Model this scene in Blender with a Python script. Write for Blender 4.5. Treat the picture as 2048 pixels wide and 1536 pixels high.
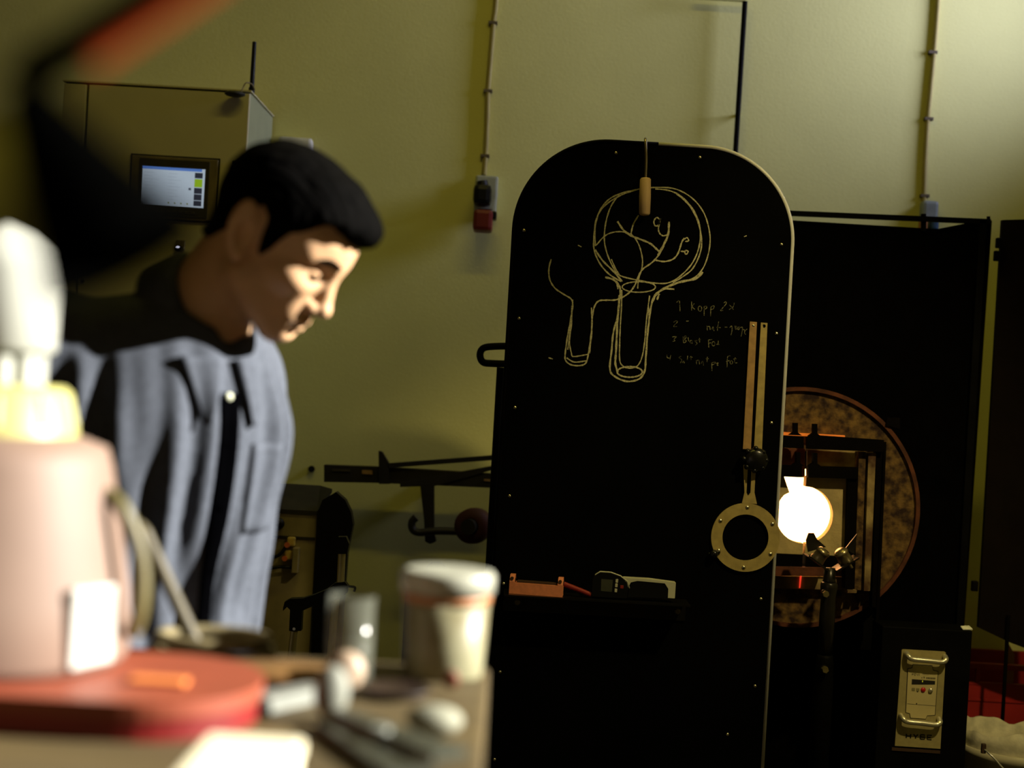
import bpy, bmesh, math, random
import numpy as np
from mathutils import Vector, Matrix, Euler
random.seed(7); np.random.seed(7)
for o in list(bpy.data.objects): bpy.data.objects.remove(o)
scene = bpy.context.scene
COL = scene.collection
R = math.radians
PI = math.pi

# ------------------------------------------------------------------ camera
FPX = 2900.0                       # focal length in pixels of the 2048 px wide frame
CAMZ = 1.38
ROLL = R(3.3)
cr, sr = math.cos(ROLL), math.sin(ROLL)
cam_d = bpy.data.cameras.new('camera'); cam = bpy.data.objects.new('camera', cam_d); COL.objects.link(cam)
cam_d.sensor_width = 36.0; cam_d.sensor_fit = 'HORIZONTAL'
cam_d.lens = 36.0 * FPX / 2048.0
cam.matrix_world = Matrix(((cr, -sr, 0, 0), (0, 0, -1, 0), (sr, cr, 0, CAMZ), (0, 0, 0, 1)))
cam_d.dof.use_dof = True; cam_d.dof.focus_distance = 4.05; cam_d.dof.aperture_fstop = 2.15
cam_d.clip_start = 0.05
scene.camera = cam
# ------------------------------------------------------------------ world, sun, window light, exposure
w = bpy.data.worlds.new('world'); scene.world = w; w.use_nodes = True
bg = w.node_tree.nodes['Background']; bg.inputs[0].default_value = (1.0, 0.62, 0.08, 1); bg.inputs[1].default_value = 0.027
SUN_DIR = Vector((-0.90, -0.035, -0.40)).normalized()
sd = bpy.data.lights.new('sun', 'SUN'); sd.energy = 23.0; sd.angle = R(0.6); sd.color = (1.0, 0.96, 0.88)
so = bpy.data.objects.new('sun', sd); COL.objects.link(so); so.location = (6, -2, 5)
so.rotation_euler = SUN_DIR.to_track_quat('-Z', 'Y').to_euler()
ad = bpy.data.lights.new('window_daylight', 'AREA'); ad.shape = 'RECTANGLE'; ad.size = 0.6; ad.size_y = 0.9
ad.energy = 10.8; ad.color = (0.88, 0.91, 1.38); ad.spread = R(95)
ao = bpy.data.objects.new('window_daylight', ad); COL.objects.link(ao); ao.location = (2.42, 5.0, 3.05)
ao.rotation_euler = Vector((-1, 0.12, -0.04)).to_track_quat('-Z', 'Y').to_euler()
vs = scene.view_settings
vs.view_transform = 'Standard'; vs.look = 'None'; vs.gamma = 1.0; vs.exposure = 0.0; vs.use_curve_mapping = False
scene.cycles.max_bounces = 6

# ------------------------------------------------------------------ helpers
def P(px, py, d):
    """world point that lies at depth d behind image point (px, py)"""
    u = (px - 1024.0) / FPX; v = (768.0 - py) / FPX
    return Vector(((u * cr - v * sr) * d, d, CAMZ + (u * sr + v * cr) * d))
def lin(c):
    return tuple(((x / 255.0) / 12.92 if x <= 10 else ((x / 255.0 + 0.055) / 1.055) ** 2.4) for x in c)
MATS = {}
def mat(name, col, rough=0.6, metal=0.0, var=0.15, scale=12.0, bump=0.0, bscale=60.0, emit=None, estr=0.0, trans=0.0, ior=1.45, col2=None, spec=0.5, sss=0.0, stretch=None, sheen=0.0, contrast=(0.35, 0.65)):
    if name in MATS: return MATS[name]
    m = bpy.data.materials.new(name); m.use_nodes = True
    nt = m.node_tree; b = nt.nodes['Principled BSDF']
    tc = nt.nodes.new('ShaderNodeTexCoord'); src = tc.outputs['Object']
    if stretch:
        mp = nt.nodes.new('ShaderNodeMapping'); mp.inputs['Scale'].default_value = stretch
        nt.links.new(src, mp.inputs[0]); src = mp.outputs[0]
    n = nt.nodes.new('ShaderNodeTexNoise'); n.inputs['Scale'].default_value = scale; n.inputs['Detail'].default_value = 5
    nt.links.new(src, n.inputs['Vector'])
    r = nt.nodes.new('ShaderNodeValToRGB')
    c2 = col2 if col2 else tuple(max(0, x * (1 - 2 * var)) for x in col)
    r.color_ramp.elements[0].position = contrast[0]; r.color_ramp.elements[0].color = (*c2, 1)
    r.color_ramp.elements[1].position = contrast[1]; r.color_ramp.elements[1].color = (*col, 1)
    nt.links.new(n.outputs['Fac'], r.inputs[0]); nt.links.new(r.outputs[0], b.inputs['Base Color'])
    b.inputs['Roughness'].default_value = rough; b.inputs['Metallic'].default_value = metal
    b.inputs['Specular IOR Level'].default_value = spec; b.inputs['IOR'].default_value = ior
    if trans: b.inputs['Transmission Weight'].default_value = trans
    if sss:
        b.inputs['Subsurface Weight'].default_value = sss; b.inputs['Subsurface Radius'].default_value = (1.0, 0.3, 0.12); b.inputs['Subsurface Scale'].default_value = 0.008
    if sheen: b.inputs['Sheen Weight'].default_value = sheen
    if emit: b.inputs['Emission Color'].default_value = (*emit, 1); b.inputs['Emission Strength'].default_value = estr
    if bump:
        n2 = nt.nodes.new('ShaderNodeTexNoise'); n2.inputs['Scale'].default_value = bscale; n2.inputs['Detail'].default_value = 4
        nt.links.new(src, n2.inputs['Vector'])
        bp = nt.nodes.new('ShaderNodeBump'); bp.inputs['Strength'].default_value = bump; bp.inputs['Distance'].default_value = 0.005
        nt.links.new(n2.outputs['Fac'], bp.inputs['Height']); nt.links.new(bp.outputs[0], b.inputs['Normal'])
    MATS[name] = m
    return m

class G:
    """collects shapes, then becomes one mesh object"""
    def __init__(s): s.v = []; s.f = []; s.sm = []
    def add(s, vs, fs, smooth=False):
        k = len(s.v); s.v += [tuple(x) for x in vs]
        for f in fs: s.f.append(tuple(i + k for i in f)); s.sm.append(smooth)
        return s
    def box(s, c, size, M=None, bev=0.0):
        bm = bmesh.new(); bmesh.ops.create_cube(bm, size=1.0)
        for v in bm.verts: v.co = Vector((v.co.x * size[0], v.co.y * size[1], v.co.z * size[2]))
        if bev: bmesh.ops.bevel(bm, geom=list(bm.edges), offset=bev, segments=2, profile=0.6, affect='EDGES')
        M3 = M if M else Matrix.Identity(3)
        vs = [M3 @ v.co + Vector(c) for v in bm.verts]
        for i, v in enumerate(bm.verts): v.index = i
        s.add(vs, [[v.index for v in f.verts] for f in bm.faces]); bm.free(); return s
    def span(s, a, b, bev=0.0):
        a = Vector(a); b = Vector(b)
        return s.box((a + b) / 2, [abs(x) for x in (b - a)], None, bev)
    def cyl(s, a, b, r0, r1=None, n=20, cap=True, smooth=True):
        a = Vector(a); b = Vector(b); r1 = r0 if r1 is None else r1
        d = (b - a).normalized(); u = d.orthogonal().normalized(); w_ = d.cross(u)
        vs = []
        for k in range(n):
            t = 2 * PI * k / n; e = u * math.cos(t) + w_ * math.sin(t)
            vs += [a + e * r0, b + e * r1]
        s.add(vs, [(2 * k, 2 * ((k + 1) % n), 2 * ((k + 1) % n) + 1, 2 * k + 1) for k in range(n)], smooth)
        if cap: s.add([vs[2 * k] for k in range(n)], [tuple(range(n))[::-1]]); s.add([vs[2 * k + 1] for k in range(n)], [tuple(range(n))])
        return s
    def tube(s, path, r, n=10, closed=False):
        path = [Vector(p) for p in path]; m = len(path); vs = []
        rr = r if hasattr(r, '__len__') else [r] * m
        up = None
        for i, p in enumerate(path):
            a = path[i - 1] if (i > 0 or closed) else p; b = path[(i + 1) % m] if (i < m - 1 or closed) else p
            d = (b - a).normalized()
            up = d.orthogonal().normalized() if up is None else (up - d * up.dot(d)).normalized()
            w_ = d.cross(up)
            for k in range(n):
                t = 2 * PI * k / n; vs.append(p + (up * math.cos(t) + w_ * math.sin(t)) * rr[i])
        fs = []
        for i in range(m if closed else m - 1):
            for k in range(n):
                j = (i + 1) % m; fs.append((i * n + k, i * n + (k + 1) % n, j * n + (k + 1) % n, j * n + k))
        if not closed: fs += [tuple(range(n))[::-1], tuple((m - 1) * n + k for k in range(n))]
        s.add(vs, fs, True); return s
    def lathe(s, prof, o, ax=(0, 0, 1), n=32, smooth=True):
        o = Vector(o); d = Vector(ax).normalized(); u = d.orthogonal().normalized(); w_ = d.cross(u); vs = []
        for (r, z) in prof:
            for k in range(n):
                t = 2 * PI * k / n; vs.append(o + d * z + (u * math.cos(t) + w_ * math.sin(t)) * max(r, 1e-5))
        m = len(prof)
        s.add(vs, [(i * n + k, i * n + (k + 1) % n, (i + 1) * n + (k + 1) % n, (i + 1) * n + k) for i in range(m - 1) for k in range(n)], smooth); return s
    def prism(s, out, d, smooth=False):
        """outline of world points extruded along vector d"""
        out = [Vector(p) for p in out]; d = Vector(d); n = len(out)
        s.add(out + [p + d for p in out], [tuple(range(n))[::-1], tuple(range(n, 2 * n))] + [(k, (k + 1) % n, n + (k + 1) % n, n + k) for k in range(n)]); return s
    def ring(s, outer, inner, d):
        """plate between two closed outlines of equal count"""
        n = len(outer); d = Vector(d); A = [Vector(p) for p in outer]; B = [Vector(p) for p in inner]
        vs = A + B + [p + d for p in A] + [p + d for p in B]; fs = []
        for k in range(n):
            j = (k + 1) % n
            fs += [(k, j, n + j, n + k), (2 * n + k, 3 * n + k, 3 * n + j, 2 * n + j), (k, 2 * n + k, 2 * n + j, j), (n + k, n + j, 3 * n + j, 3 * n + k)]
        s.add(vs, fs); return s
    def ball(s, c, r, n=16, M=None):
        r = (r, r, r) if not hasattr(r, '__len__') else r; vs = []; m = n // 2
        for i in range(m + 1):
            for k in range(n):
                a = PI * i / m; t = 2 * PI * k / n
                q = Vector((r[0] * math.sin(a) * math.cos(t), r[1] * math.sin(a) * math.sin(t), r[2] * math.cos(a)))
                vs.append((M @ q if M else q) + Vector(c))
        s.add(vs, [(i * n + k, (i + 1) * n + k, (i + 1) * n + (k + 1) % n, i * n + (k + 1) % n) for i in range(m) for k in range(n)], True); return s
    def ribbon(s, path, wd, nrm, th=0.0008):
        path = [Vector(p) for p in path]; nrm = Vector(nrm); m = len(path); L = []; Rr = []
        for i, p in enumerate(path):
            d = (path[min(i + 1, m - 1)] - path[max(i - 1, 0)])
            if d.length < 1e-9: d = Vector((1, 0, 0))
            e = d.normalized().cross(nrm) * ((wd[i] if hasattr(wd, '__len__') else wd) / 2)
            L.append(p + e); Rr.append(p - e)
        vs = L + Rr + [p + nrm * th for p in L] + [p + nrm * th for p in Rr]; fs = []
        for i in range(m - 1):
            fs += [(i, i + 1, m + i + 1, m + i), (2 * m + i, 3 * m + i, 3 * m + i + 1, 2 * m + i + 1), (i, 2 * m + i, 2 * m + i + 1, i + 1), (m + i, m + i + 1, 3 * m + i + 1, 3 * m + i)]
        fs += [(0, m, 3 * m, 2 * m), (m - 1, 3 * m - 1, 4 * m - 1, 2 * m - 1)]
        s.add(vs, fs); return s
    def build(s, name, m, parent=None, fix=True):
        o0 = Vector(parent.matrix_world.translation) if parent else None
        me = bpy.data.meshes.new(name)
        if parent:
            vs = [(v[0] - o0.x, v[1] - o0.y, v[2] - o0.z) for v in s.v]; loc = (0, 0, 0)
        else:
            xs = np.array(s.v); c = (xs.min(0) + xs.max(0)) / 2; c[2] = xs[:, 2].min()
            vs = [tuple(np.array(v) - c) for v in s.v]; loc = tuple(c)
        me.from_pydata(vs, [], s.f)
        if fix:
            bm = bmesh.new(); bm.from_mesh(me); bmesh.ops.recalc_face_normals(bm, faces=bm.faces); bm.to_mesh(me); bm.free()
        me.polygons.foreach_set('use_smooth', s.sm)
        me.materials.append(m if not isinstance(m, str) else MATS[m]); me.update()
        o = bpy.data.objects.new(name, me); COL.objects.link(o); o.location = loc
        if parent: o.parent = parent
        bpy.context.view_layer.update()
        return o
def thing(name, label, cat, loc, group=None):
    o = bpy.data.objects.new(name, None); COL.objects.link(o); o.location = loc; o.empty_display_size = 0.05
    o['label'] = label; o['category'] = cat
    if group: o['group'] = group
    bpy.context.view_layer.update(); return o
def tag(o, label, cat, group=None, kind=None):
    o['label'] = label; o['category'] = cat
    if group: o['group'] = group
    if kind: o['kind'] = kind
    return o
def struct(o): o['kind'] = 'structure'; return o
def smooth_path(pts, k=6, closed=False):
    pts = [Vector(p) for p in pts]; n = len(pts); out = []
    for i in range(n if closed else n - 1):
        if closed: a, b, c, d = pts[i - 1], pts[i], pts[(i + 1) % n], pts[(i + 2) % n]
        else: a, b, c, d = pts[max(i - 1, 0)], pts[i], pts[i + 1], pts[min(i + 2, n - 1)]
        for j in range(k):
            t = j / k
            out.append(0.5 * ((2 * b) + (c - a) * t + (2 * a - 5 * b + 4 * c - d) * t * t + (3 * b - a - 3 * c + d) * t ** 3))
    if not closed: out.append(pts[-1])
    return out
def arc(c, r, a0, a1, n, u=Vector((1, 0, 0)), v=Vector((0, 0, 1))):
    return [Vector(c) + (u * math.cos(R(a0 + (a1 - a0) * k / n)) + v * math.sin(R(a0 + (a1 - a0) * k / n))) * r for k in range(n + 1)]

# ------------------------------------------------------------------ materials
mat('wall_paint', (0.76, 0.745, 0.305), 0.85, var=0.035, scale=3.0, bump=0.12, bscale=90)
mat('concrete', (0.065, 0.055, 0.04), 0.8, var=0.2, scale=5, bump=0.2)
mat('black_board', (0.0013, 0.0013, 0.0013), 0.85, var=0.3, scale=4, spec=0.04)
mat('black_steel', (0.0030, 0.0027, 0.0024), 0.6, var=0.3, scale=9, spec=0.06)
mat('black_plastic', (0.004, 0.004, 0.004), 0.45, var=0.2, spec=0.3)
mat('black_cloth', (0.0016, 0.0014, 0.0012), 0.95, var=0.2, spec=0.02, bump=0.2, bscale=200)
mat('edge_aluminium', (0.78, 0.77, 0.72), 0.45, 0.0, var=0.05)
mat('screw_steel', (0.75, 0.70, 0.55), 0.25, 1.0, var=0.1)
mat('chalk', (0.50, 0.47, 0.27), 0.95, var=0.3, scale=250, contrast=(0.3, 0.55))
mat('chalk_faint', (0.21, 0.20, 0.10), 0.95, scale=160, col2=(0.02, 0.02, 0.012), contrast=(0.4, 0.62))
mat('brass', (0.46, 0.355, 0.12), 0.55, 0.2, var=0.12, scale=40)
mat('brass_brown', (0.42, 0.25, 0.09), 0.6, 0.15, var=0.15, scale=40)
mat('light_wood', (0.62, 0.42, 0.22), 0.6, var=0.12, scale=30, stretch=(1, 1, 0.12))
mat('dark_wood', (0.055, 0.043, 0.015), 0.6, var=0.15, scale=20)
mat('rod_steel', (0.35, 0.30, 0.20), 0.35, 0.9, var=0.1)

# ------------------------------------------------------------------ the room
YW = 5.5
struct(G().span((-4.5, YW, 0), (3.2, YW + 0.12, 4.2)).build('wall_back', 'wall_paint'))
struct(G().span((-4.5, -2.2, -0.05), (3.2, YW + 0.12, 0)).build('floor', 'concrete'))
XR = 2.45                                            # right wall with two window openings, out of the frame
wr = G()
wy = [-2.2, 0.5, 3.0, 4.65, 5.35, YW]; sills = {1: (1.85, 3.4), 3: (2.5, 3.6)}
for i in range(5):
    if i in sills:
        wr.span((XR, wy[i], 0), (XR + 0.12, wy[i + 1], sills[i][0])); wr.span((XR, wy[i], sills[i][1]), (XR + 0.12, wy[i + 1], 4.2))
    else: wr.span((XR, wy[i], 0), (XR + 0.12, wy[i + 1], 4.2))
struct(wr.build('wall_right', 'wall_paint'))
struct(G().span((-4.5, -2.2, 4.2), (3.2, YW + 0.12, 4.3)).build('ceiling', 'wall_paint'))
struct(G().span((XR + 0.10, 4.65, 2.5), (XR + 0.11, 5.35, 3.6)).build('window_3', mat('opaque_pane', (0.8, 0.8, 0.78), 0.4)))  # opaque pane added in the opening to stop direct sun
for k, i in enumerate((1, 3)):
    wf = G(); y0, y1 = wy[i], wy[i + 1]; z0, z1 = sills[i]
    for a, b in (((y0, z0), (y0 + 0.05, z1)), ((y1 - 0.05, z0), (y1, z1)), ((y0, z0), (y1, z0 + 0.05)), ((y0, z1 - 0.05), (y1, z1))):
        wf.span((XR + 0.04, a[0], a[1]), (XR + 0.09, b[0], b[1]))
    struct(wf.build('window_%d' % (k + 1), mat('window_frame', (0.6, 0.6, 0.56), 0.5)))

# warm tube lamp added out of view to brighten the back wall
t = thing('added_tube_lamp', 'added long warm tube lamp above the frame, brightening the wall', 'lamp', (0.1, 3.6, 3.90))
G().span((-0.75, 3.54, 3.93), (0.95, 3.66, 3.99), 0.01).build('housing', mat('added_lamp_housing', (0.5, 0.5, 0.45), 0.5), t)
G().cyl((-0.7, 3.6, 3.905), (0.9, 3.6, 3.905), 0.016).build('tube', mat('added_lamp_tube', (0.9, 0.8, 0.5), 0.4, emit=(1.0, 0.72, 0.25), estr=1.0), t)
for xx in (-0.6, 0.8): G().cyl((xx, 3.6, 3.99), (xx, 3.6, 4.2), 0.006).build('added_hanger', 'added_lamp_housing', t)
ld = bpy.data.lights.new('added_tube_light', 'AREA'); ld.shape = 'RECTANGLE'; ld.size = 1.6; ld.size_y = 0.12; ld.energy = 11.0; ld.color = (1.0, 0.82, 0.12)
lo_ = bpy.data.objects.new('added_tube_light', ld); COL.objects.link(lo_); lo_.location = (0.1, 3.6, 3.88)

# unseen spot added to brighten the furnace and the chalkboard
LP = Vector((1.75, 2.2, 3.35)); LD = (Vector((0.95, 4.3, 1.02)) - LP).normalized()
t = thing('added_spot', 'added black spot lamp above the frame, brightening the furnace front', 'lamp', LP)
G().lathe([(0.0, -0.14), (0.05, -0.13), (0.07, -0.02), (0.075, 0.0), (0.071, 0.0), (0.066, -0.02), (0.04, -0.1), (0.0, -0.1)], LP, LD, 28).build('housing', 'black_steel', t)
G().cyl(LP - LD * 0.12, (LP.x - LD.x * 0.12, LP.y - LD.y * 0.12, 4.2), 0.012).build('added_stem', 'black_steel', t)
pd = bpy.data.lights.new('added_spot_light', 'SPOT'); pd.energy = 185; pd.color = (1.0, 0.80, 0.36); pd.spot_size = R(46); pd.spot_blend = 0.7; pd.shadow_soft_size = 0.05
po = bpy.data.objects.new('added_spot_light', pd); COL.objects.link(po); po.location = LP + LD * 0.01; po.rotation_euler = LD.to_track_quat('-Z', 'Y').to_euler()

# cables and pipes on the back wall
def wall_cable(pts, r, m, label, cat, name, clips=()):
    base = P(*pts[-1], YW - r)
    t = thing(name, label, cat, base)
    path = smooth_path([P(x, y, YW - r - 0.001) for x, y in pts], 6)
    G().tube(path, r, 10).build('cable', m, t)
    for (x, y) in clips:
        c = P(x, y, YW - r)
        G().box(c, (r * 3.6, r * 2.2, 0.012), None, 0.002).build('clip', mat('clip_brown', (0.12, 0.09, 0.05), 0.6), t)
    return t
mat('cream_cable', (0.36, 0.30, 0.09), 0.7, var=0.05)
wall_cable([(1000, -160), (992, 0), (987, 45), (981, 120), (976, 182), (974, 250), (971, 312), (968, 350)], 0.0095, 'cream_cable', 'cream cable clipped down the wall to the red and black plug', 'cable', 'wall_cable', [(986, 46), (976, 182), (970, 312)])
wall_cable([(1884, -160), (1876, 0), (1868, 105), (1861, 180), (1855, 245), (1850, 330), (1848, 400), (1850, 425)], 0.0095, 'cream_cable', 'cream cable clipped down the wall above the blue socket', 'cable', 'wall_cable', [(1865, 105), (1857, 238), (1849, 392)])
p0, p1 = P(1490, 3, 5.45), P(1463, 430, 5.45)
t = thing('wall_pipe', 'thin black pipe standing off the wall behind the chalkboard', 'pipe', p1)
G().cyl(p0, p1, 0.0098).build('pipe', 'black_steel', t)
G().cyl(p0 + Vector((0, 0, 0.008)), p0 + Vector((-0.2, 0, 0.008)), 0.011).build('elbow_run', 'wall_paint', t)
G().cyl(P(1477, 230, 5.45), P(1477, 230, YW), 0.006).build('bracket', 'wall_paint', t)

# red and black plug in a grey socket
c = P(968, 400, YW)
t = thing('power_plug', 'black and red power plug in a pale wall socket beside the chalkboard', 'plug', c + Vector((0, -0.05, -0.12)))
mat('socket_grey', (0.42, 0.45, 0.36), 0.55)
g = G(); a = P(972, 392, YW - 0.02); g.box(a, (0.085, 0.04, 0.15), None, 0.008); g.build('socket_box', 'socket_grey', t)
G().box(P(965, 391, YW - 0.075), (0.068, 0.08, 0.078), None, 0.02).build('plug_body', 'black_plastic', t)
G().cyl(P(964, 362, YW - 0.08), P(966, 380, YW - 0.08), 0.02, 0.026).build('cable_gland', 'black_plastic', t)
mat('dark_red', (0.16, 0.012, 0.008), 0.5)
G().box(P(966, 443, YW - 0.09), (0.072, 0.11, 0.078), None, 0.014).build('red_cover', 'dark_red', t)
G().box(P(988, 432, YW - 0.10), (0.02, 0.06, 0.03), None, 0.006).build('cover_latch', 'black_plastic', t)
G().span(P(955, 411, YW - 0.06), P(985, 420, YW - 0.03)).build('collar', 'socket_grey', t)

c = P(1855, 430, YW)
t = thing('wall_socket', 'grey and blue wall socket above the top rail of the black screen', 'socket', c + Vector((0, -0.05, -0.1)))
G().box(P(1857, 432, YW - 0.03), (0.06, 0.06, 0.11), None, 0.012).build('socket_box', mat('socket_blue', (0.28, 0.33, 0.36), 0.5), t)
G().box(P(1868, 448, YW - 0.075), (0.03, 0.04, 0.05), None, 0.01).build('blue_cap', mat('blue_cap', (0.03, 0.09, 0.24), 0.5), t)
G().box(P(1846, 448, YW - 0.08), (0.025, 0.05, 0.05), None, 0.008).build('orange_flap', mat('orange_flap', (0.35, 0.12, 0.02), 0.5), t)
G().cyl(P(1848, 405, YW - 0.03), P(1852, 425, YW - 0.03), 0.013).build('gland', 'socket_grey', t)

o = G().box(P(592, 291, YW - 0.03), (0.125, 0.06, 0.055), None, 0.012).build('pale_box', mat('white_plastic', (0.85, 0.85, 0.80), 0.5))  # pale box put for a whitish patch above the hair
tag(o, 'small pale box on the wall just above the man\'s hair', 'junction box')  # pale box put for a whitish patch
o = G().cyl(P(623, 938, YW), P(623, 938, YW - 0.02), 0.013, 0.011, 16).build('wall_stud', 'black_plastic')
tag(o, 'small round black stud on the wall left of the tool rack', 'stud')

# ------------------------------------------------------------------ control cabinet
YC = 5.0
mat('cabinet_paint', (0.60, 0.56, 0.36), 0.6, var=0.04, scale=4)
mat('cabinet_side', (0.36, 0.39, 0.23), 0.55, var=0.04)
tl = P(128, 162, YC); tr = P(500, 184, YC)
x0, x1, zt = tl.x, tr.x, tr.z
t = thing('control_cabinet', 'tall cream control cabinet with lit touch screen behind the man', 'cabinet', ((x0 + x1) / 2, YC + 0.24, 0.0))
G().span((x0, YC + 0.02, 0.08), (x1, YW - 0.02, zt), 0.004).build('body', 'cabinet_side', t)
xs = P(176, 165, YC).x
G().span((xs + 0.004, YC, 0.1), (x1, YC + 0.019, zt - 0.006), 0.003).build('door', 'cabinet_paint', t)
G().span((x0, YC, 0.1), (xs - 0.004, YC + 0.019, zt - 0.006), 0.003).build('side_strip', 'cabinet_paint', t)
G().span((x0 - 0.005, YC - 0.002, zt + 0.001), (x1 + 0.005, YW - 0.02, zt + 0.006)).build('top_cap', 'cabinet_paint', t)
G().span((x0, YC + 0.03, 0), (x1, YW - 0.03, 0.079)).build('plinth', 'black_steel', t)
# touch panel
a, b = P(262, 313, YC), P(434, 442, YC); cx, cz = (a.x + b.x) / 2, (a.z + b.z) / 2
wd, ht = 0.297, 0.213
hm = G().span((cx - wd / 2, YC - 0.012, cz - ht / 2), (cx + wd / 2, YC - 0.0005, cz + ht / 2), 0.003).build('panel_frame', mat('panel_frame', (0.20, 0.16, 0.07), 0.5), t)
G().span((cx - wd / 2 - 0.006, YC - 0.004, cz - ht / 2 - 0.006), (cx + wd / 2 + 0.006, YC - 0.0006, cz + ht / 2 + 0.006)).build('gasket', mat('gasket', (0.03, 0.024, 0.01), 0.7), hm)
bz = G().span((cx - 0.12, YC - 0.0165, cz - 0.098), (cx + 0.122, YC - 0.0123, cz + 0.098), 0.002).build('bezel', mat('bezel_dark', (0.045, 0.04, 0.02), 0.4), t)
sx0, sx1, sz0, sz1 = cx - 0.108, cx + 0.108, cz - 0.063, cz + 0.070
def screen(name, u0, v0, u1, v1, col, st, y):
    return G().span((sx0 + (sx1 - sx0) * u0, y, sz0 + (sz1 - sz0) * v0), (sx0 + (sx1 - sx0) * u1, y + 0.0008, sz0 + (sz1 - sz0) * v1)).build(name, mat(name + '_glow', (0.02, 0.02, 0.02), 0.3, emit=col, estr=st), bz)
screen('screen', 0, 0, 1, 1, (0.52, 0.62, 0.72), 0.62, YC - 0.0176)
screen('screen_bar', 0, 0.93, 0.95, 1, (0.10, 0.22, 0.62), 0.62, YC - 0.0186)
for k, (z0_, z1_) in enumerate(((0.76, 0.9), (0.36, 0.51), (0.19, 0.345), (0.04, 0.175))):
    screen('screen_button', 0.84, z0_, 0.965, z1_, (0.035, 0.04, 0.06), 0.5, YC - 0.0186)
screen('screen_key', 0.84, 0.53, 0.965, 0.74, (0.30, 0.50, 0.02), 0.62, YC - 0.0186)
screen('screen_dot', 0.75, 0.44, 0.79, 0.5, (0.1, 0.12, 0.16), 0.5, YC - 0.0186)
for k in range(4): screen('screen_mark', 0.43 + 0.1 * k, 0.06, 0.45 + 0.1 * k, 0.10, (0.25, 0.28, 0.05), 0.5, YC - 0.0186)
for k in range(9):
    l = random.uniform(0.1, 0.3)
    screen('screen_line', 0.03, 0.84 - k * 0.085, 0.03 + l, 0.848 - k * 0.085, (0.36, 0.42, 0.5), 0.6, YC - 0.0184)
    screen('screen_line', 0.42, 0.84 - k * 0.085, 0.42 + l * 0.9, 0.848 - k * 0.085, (0.36, 0.42, 0.5), 0.6, YC - 0.0184)
for k in range(8): G().box((cx - 0.075 + 0.021 * k, YC - 0.018, cz - 0.082), (0.014, 0.003, 0.01), None, 0.001).build('key', mat('bezel_key', (0.06, 0.05, 0.025), 0.5), bz)
# second instrument at the corner
a = P(468, 324, YC)
m2 = G().span((a.x, YC - 0.014, a.z - 0.16), (a.x + 0.052, YC - 0.0005, a.z - 0.012), 0.002).build('meter', 'panel_frame', t)
G().span((a.x - 0.002, YC - 0.012, a.z - 0.01), (a.x + 0.022, YC - 0.0005, a.z + 0.002)).build('meter_cap', 'black_plastic', m2)
G().span((a.x + 0.02, YC - 0.0165, a.z - 0.12), (a.x + 0.05, YC - 0.0145, a.z - 0.03)).build('meter_face', 'bezel_dark', m2)
c = P(361, 490, YC)
sw = G().box(c + Vector((0, -0.006, 0)), (0.032, 0.011, 0.034), None, 0.003).build('selector_plate', 'panel_frame', t)
G().cyl(c + Vector((0, -0.012, -0.014)), c + Vector((0, -0.04, -0.014)), 0.012).build('selector_knob', 'black_plastic', sw)
G().ball(c + Vector((0.0, -0.042, -0.010)), (0.007, 0.004, 0.004), 10).build('indicator_lamp', mat('lamp_white', (0.8, 0.8, 0.9), 0.3, emit=(0.8, 0.8, 1.0), estr=1.0), sw)
G().cyl((xs + 0.02, YC - 0.004, P(150, 560, YC).z), (xs + 0.02, YC, P(150, 560, YC).z), 0.006).build('door_screw', 'black_plastic', t)
# antenna on the cabinet
a = P(511, 184, 5.06); b = P(513, 82, 5.06)
t = thing('antenna', 'black stick antenna with round puck base on top of the cabinet', 'antenna', (x1 - 0.02, 5.06, zt + 0.006))
aa = Vector((x1 - 0.004, 5.05, zt + 0.0125))
G().cyl(aa, aa + Vector((0.0, 0, 0.172)), 0.0085, 0.0072, 14).build('mast', 'black_plastic', t)
G().cyl(aa - Vector((0, 0, 0.006)), aa + Vector((0, 0, 0.012)), 0.011, None, 14).build('foot', 'black_plastic', t)
pc = P(470, 188, YC - 0.035); G().ball(pc, (0.036, 0.03, 0.0105), 20).build('puck', mat('puck_grey', (0.035, 0.036, 0.03), 0.6), t)
G().span((pc.x - 0.01, YC - 0.02, pc.z - 0.004), (pc.x + 0.01, YC - 0.0005, pc.z + 0.004)).build('puck_clip', 'puck_grey', t)
G().tube(smooth_path([pc + Vector((0.02, 0, 0.008)), P(486, 176, 5.0), P(492, 166, 5.0), P(503, 168, 5.02), P(508, 178, 5.04), aa]), 0.0024, 8).build('lead', 'panel_frame', t)

# ------------------------------------------------------------------ tool rack on the wall
mat('rack_black', (0.02, 0.016, 0.008), 0.6, var=0.3)
base = P(820, 960, 5.38)
t = thing('tool_rack', 'black wall rack of slotted rails and brackets left of the chalkboard', 'rack', base)
def strip(name, pts, d, th, m, par):
    return G().prism([P(x, y, d) for x, y in pts], (0, th, 0)).build(name, m, par)
rail = strip('slotted_rail', [(648, 930), (760, 934), (990, 948), (990, 976), (760, 966), (648, 964)], 5.34, 0.05, 'rack_black', t)
strip('rail_slot', [(724, 940), (745, 941), (745, 949), (724, 948)], 5.335, 0.004, 'brass_brown', rail)
strip('rail_slot', [(664, 938), (700, 939), (700, 943), (664, 942)], 5.335, 0.004, 'dark_wood', rail)
strip('rail_slot', [(968, 958), (985, 959), (985, 963), (968, 962)], 5.335, 0.004, 'brass_brown', rail)
strip('upright', [(757, 902), (764, 904), (777, 926), (780, 968), (758, 968)], 5.33, 0.04, 'rack_black', t)
strip('slanted_bar', [(775, 927), (983, 911), (985, 905), (992, 905), (990, 920), (776, 936)], 5.33, 0.03, 'rack_black', t)
strip('lower_bar', [(800, 966), (985, 932), (985, 940), (870, 972), (800, 974)], 5.335, 0.03, 'rack_black', t)
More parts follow.
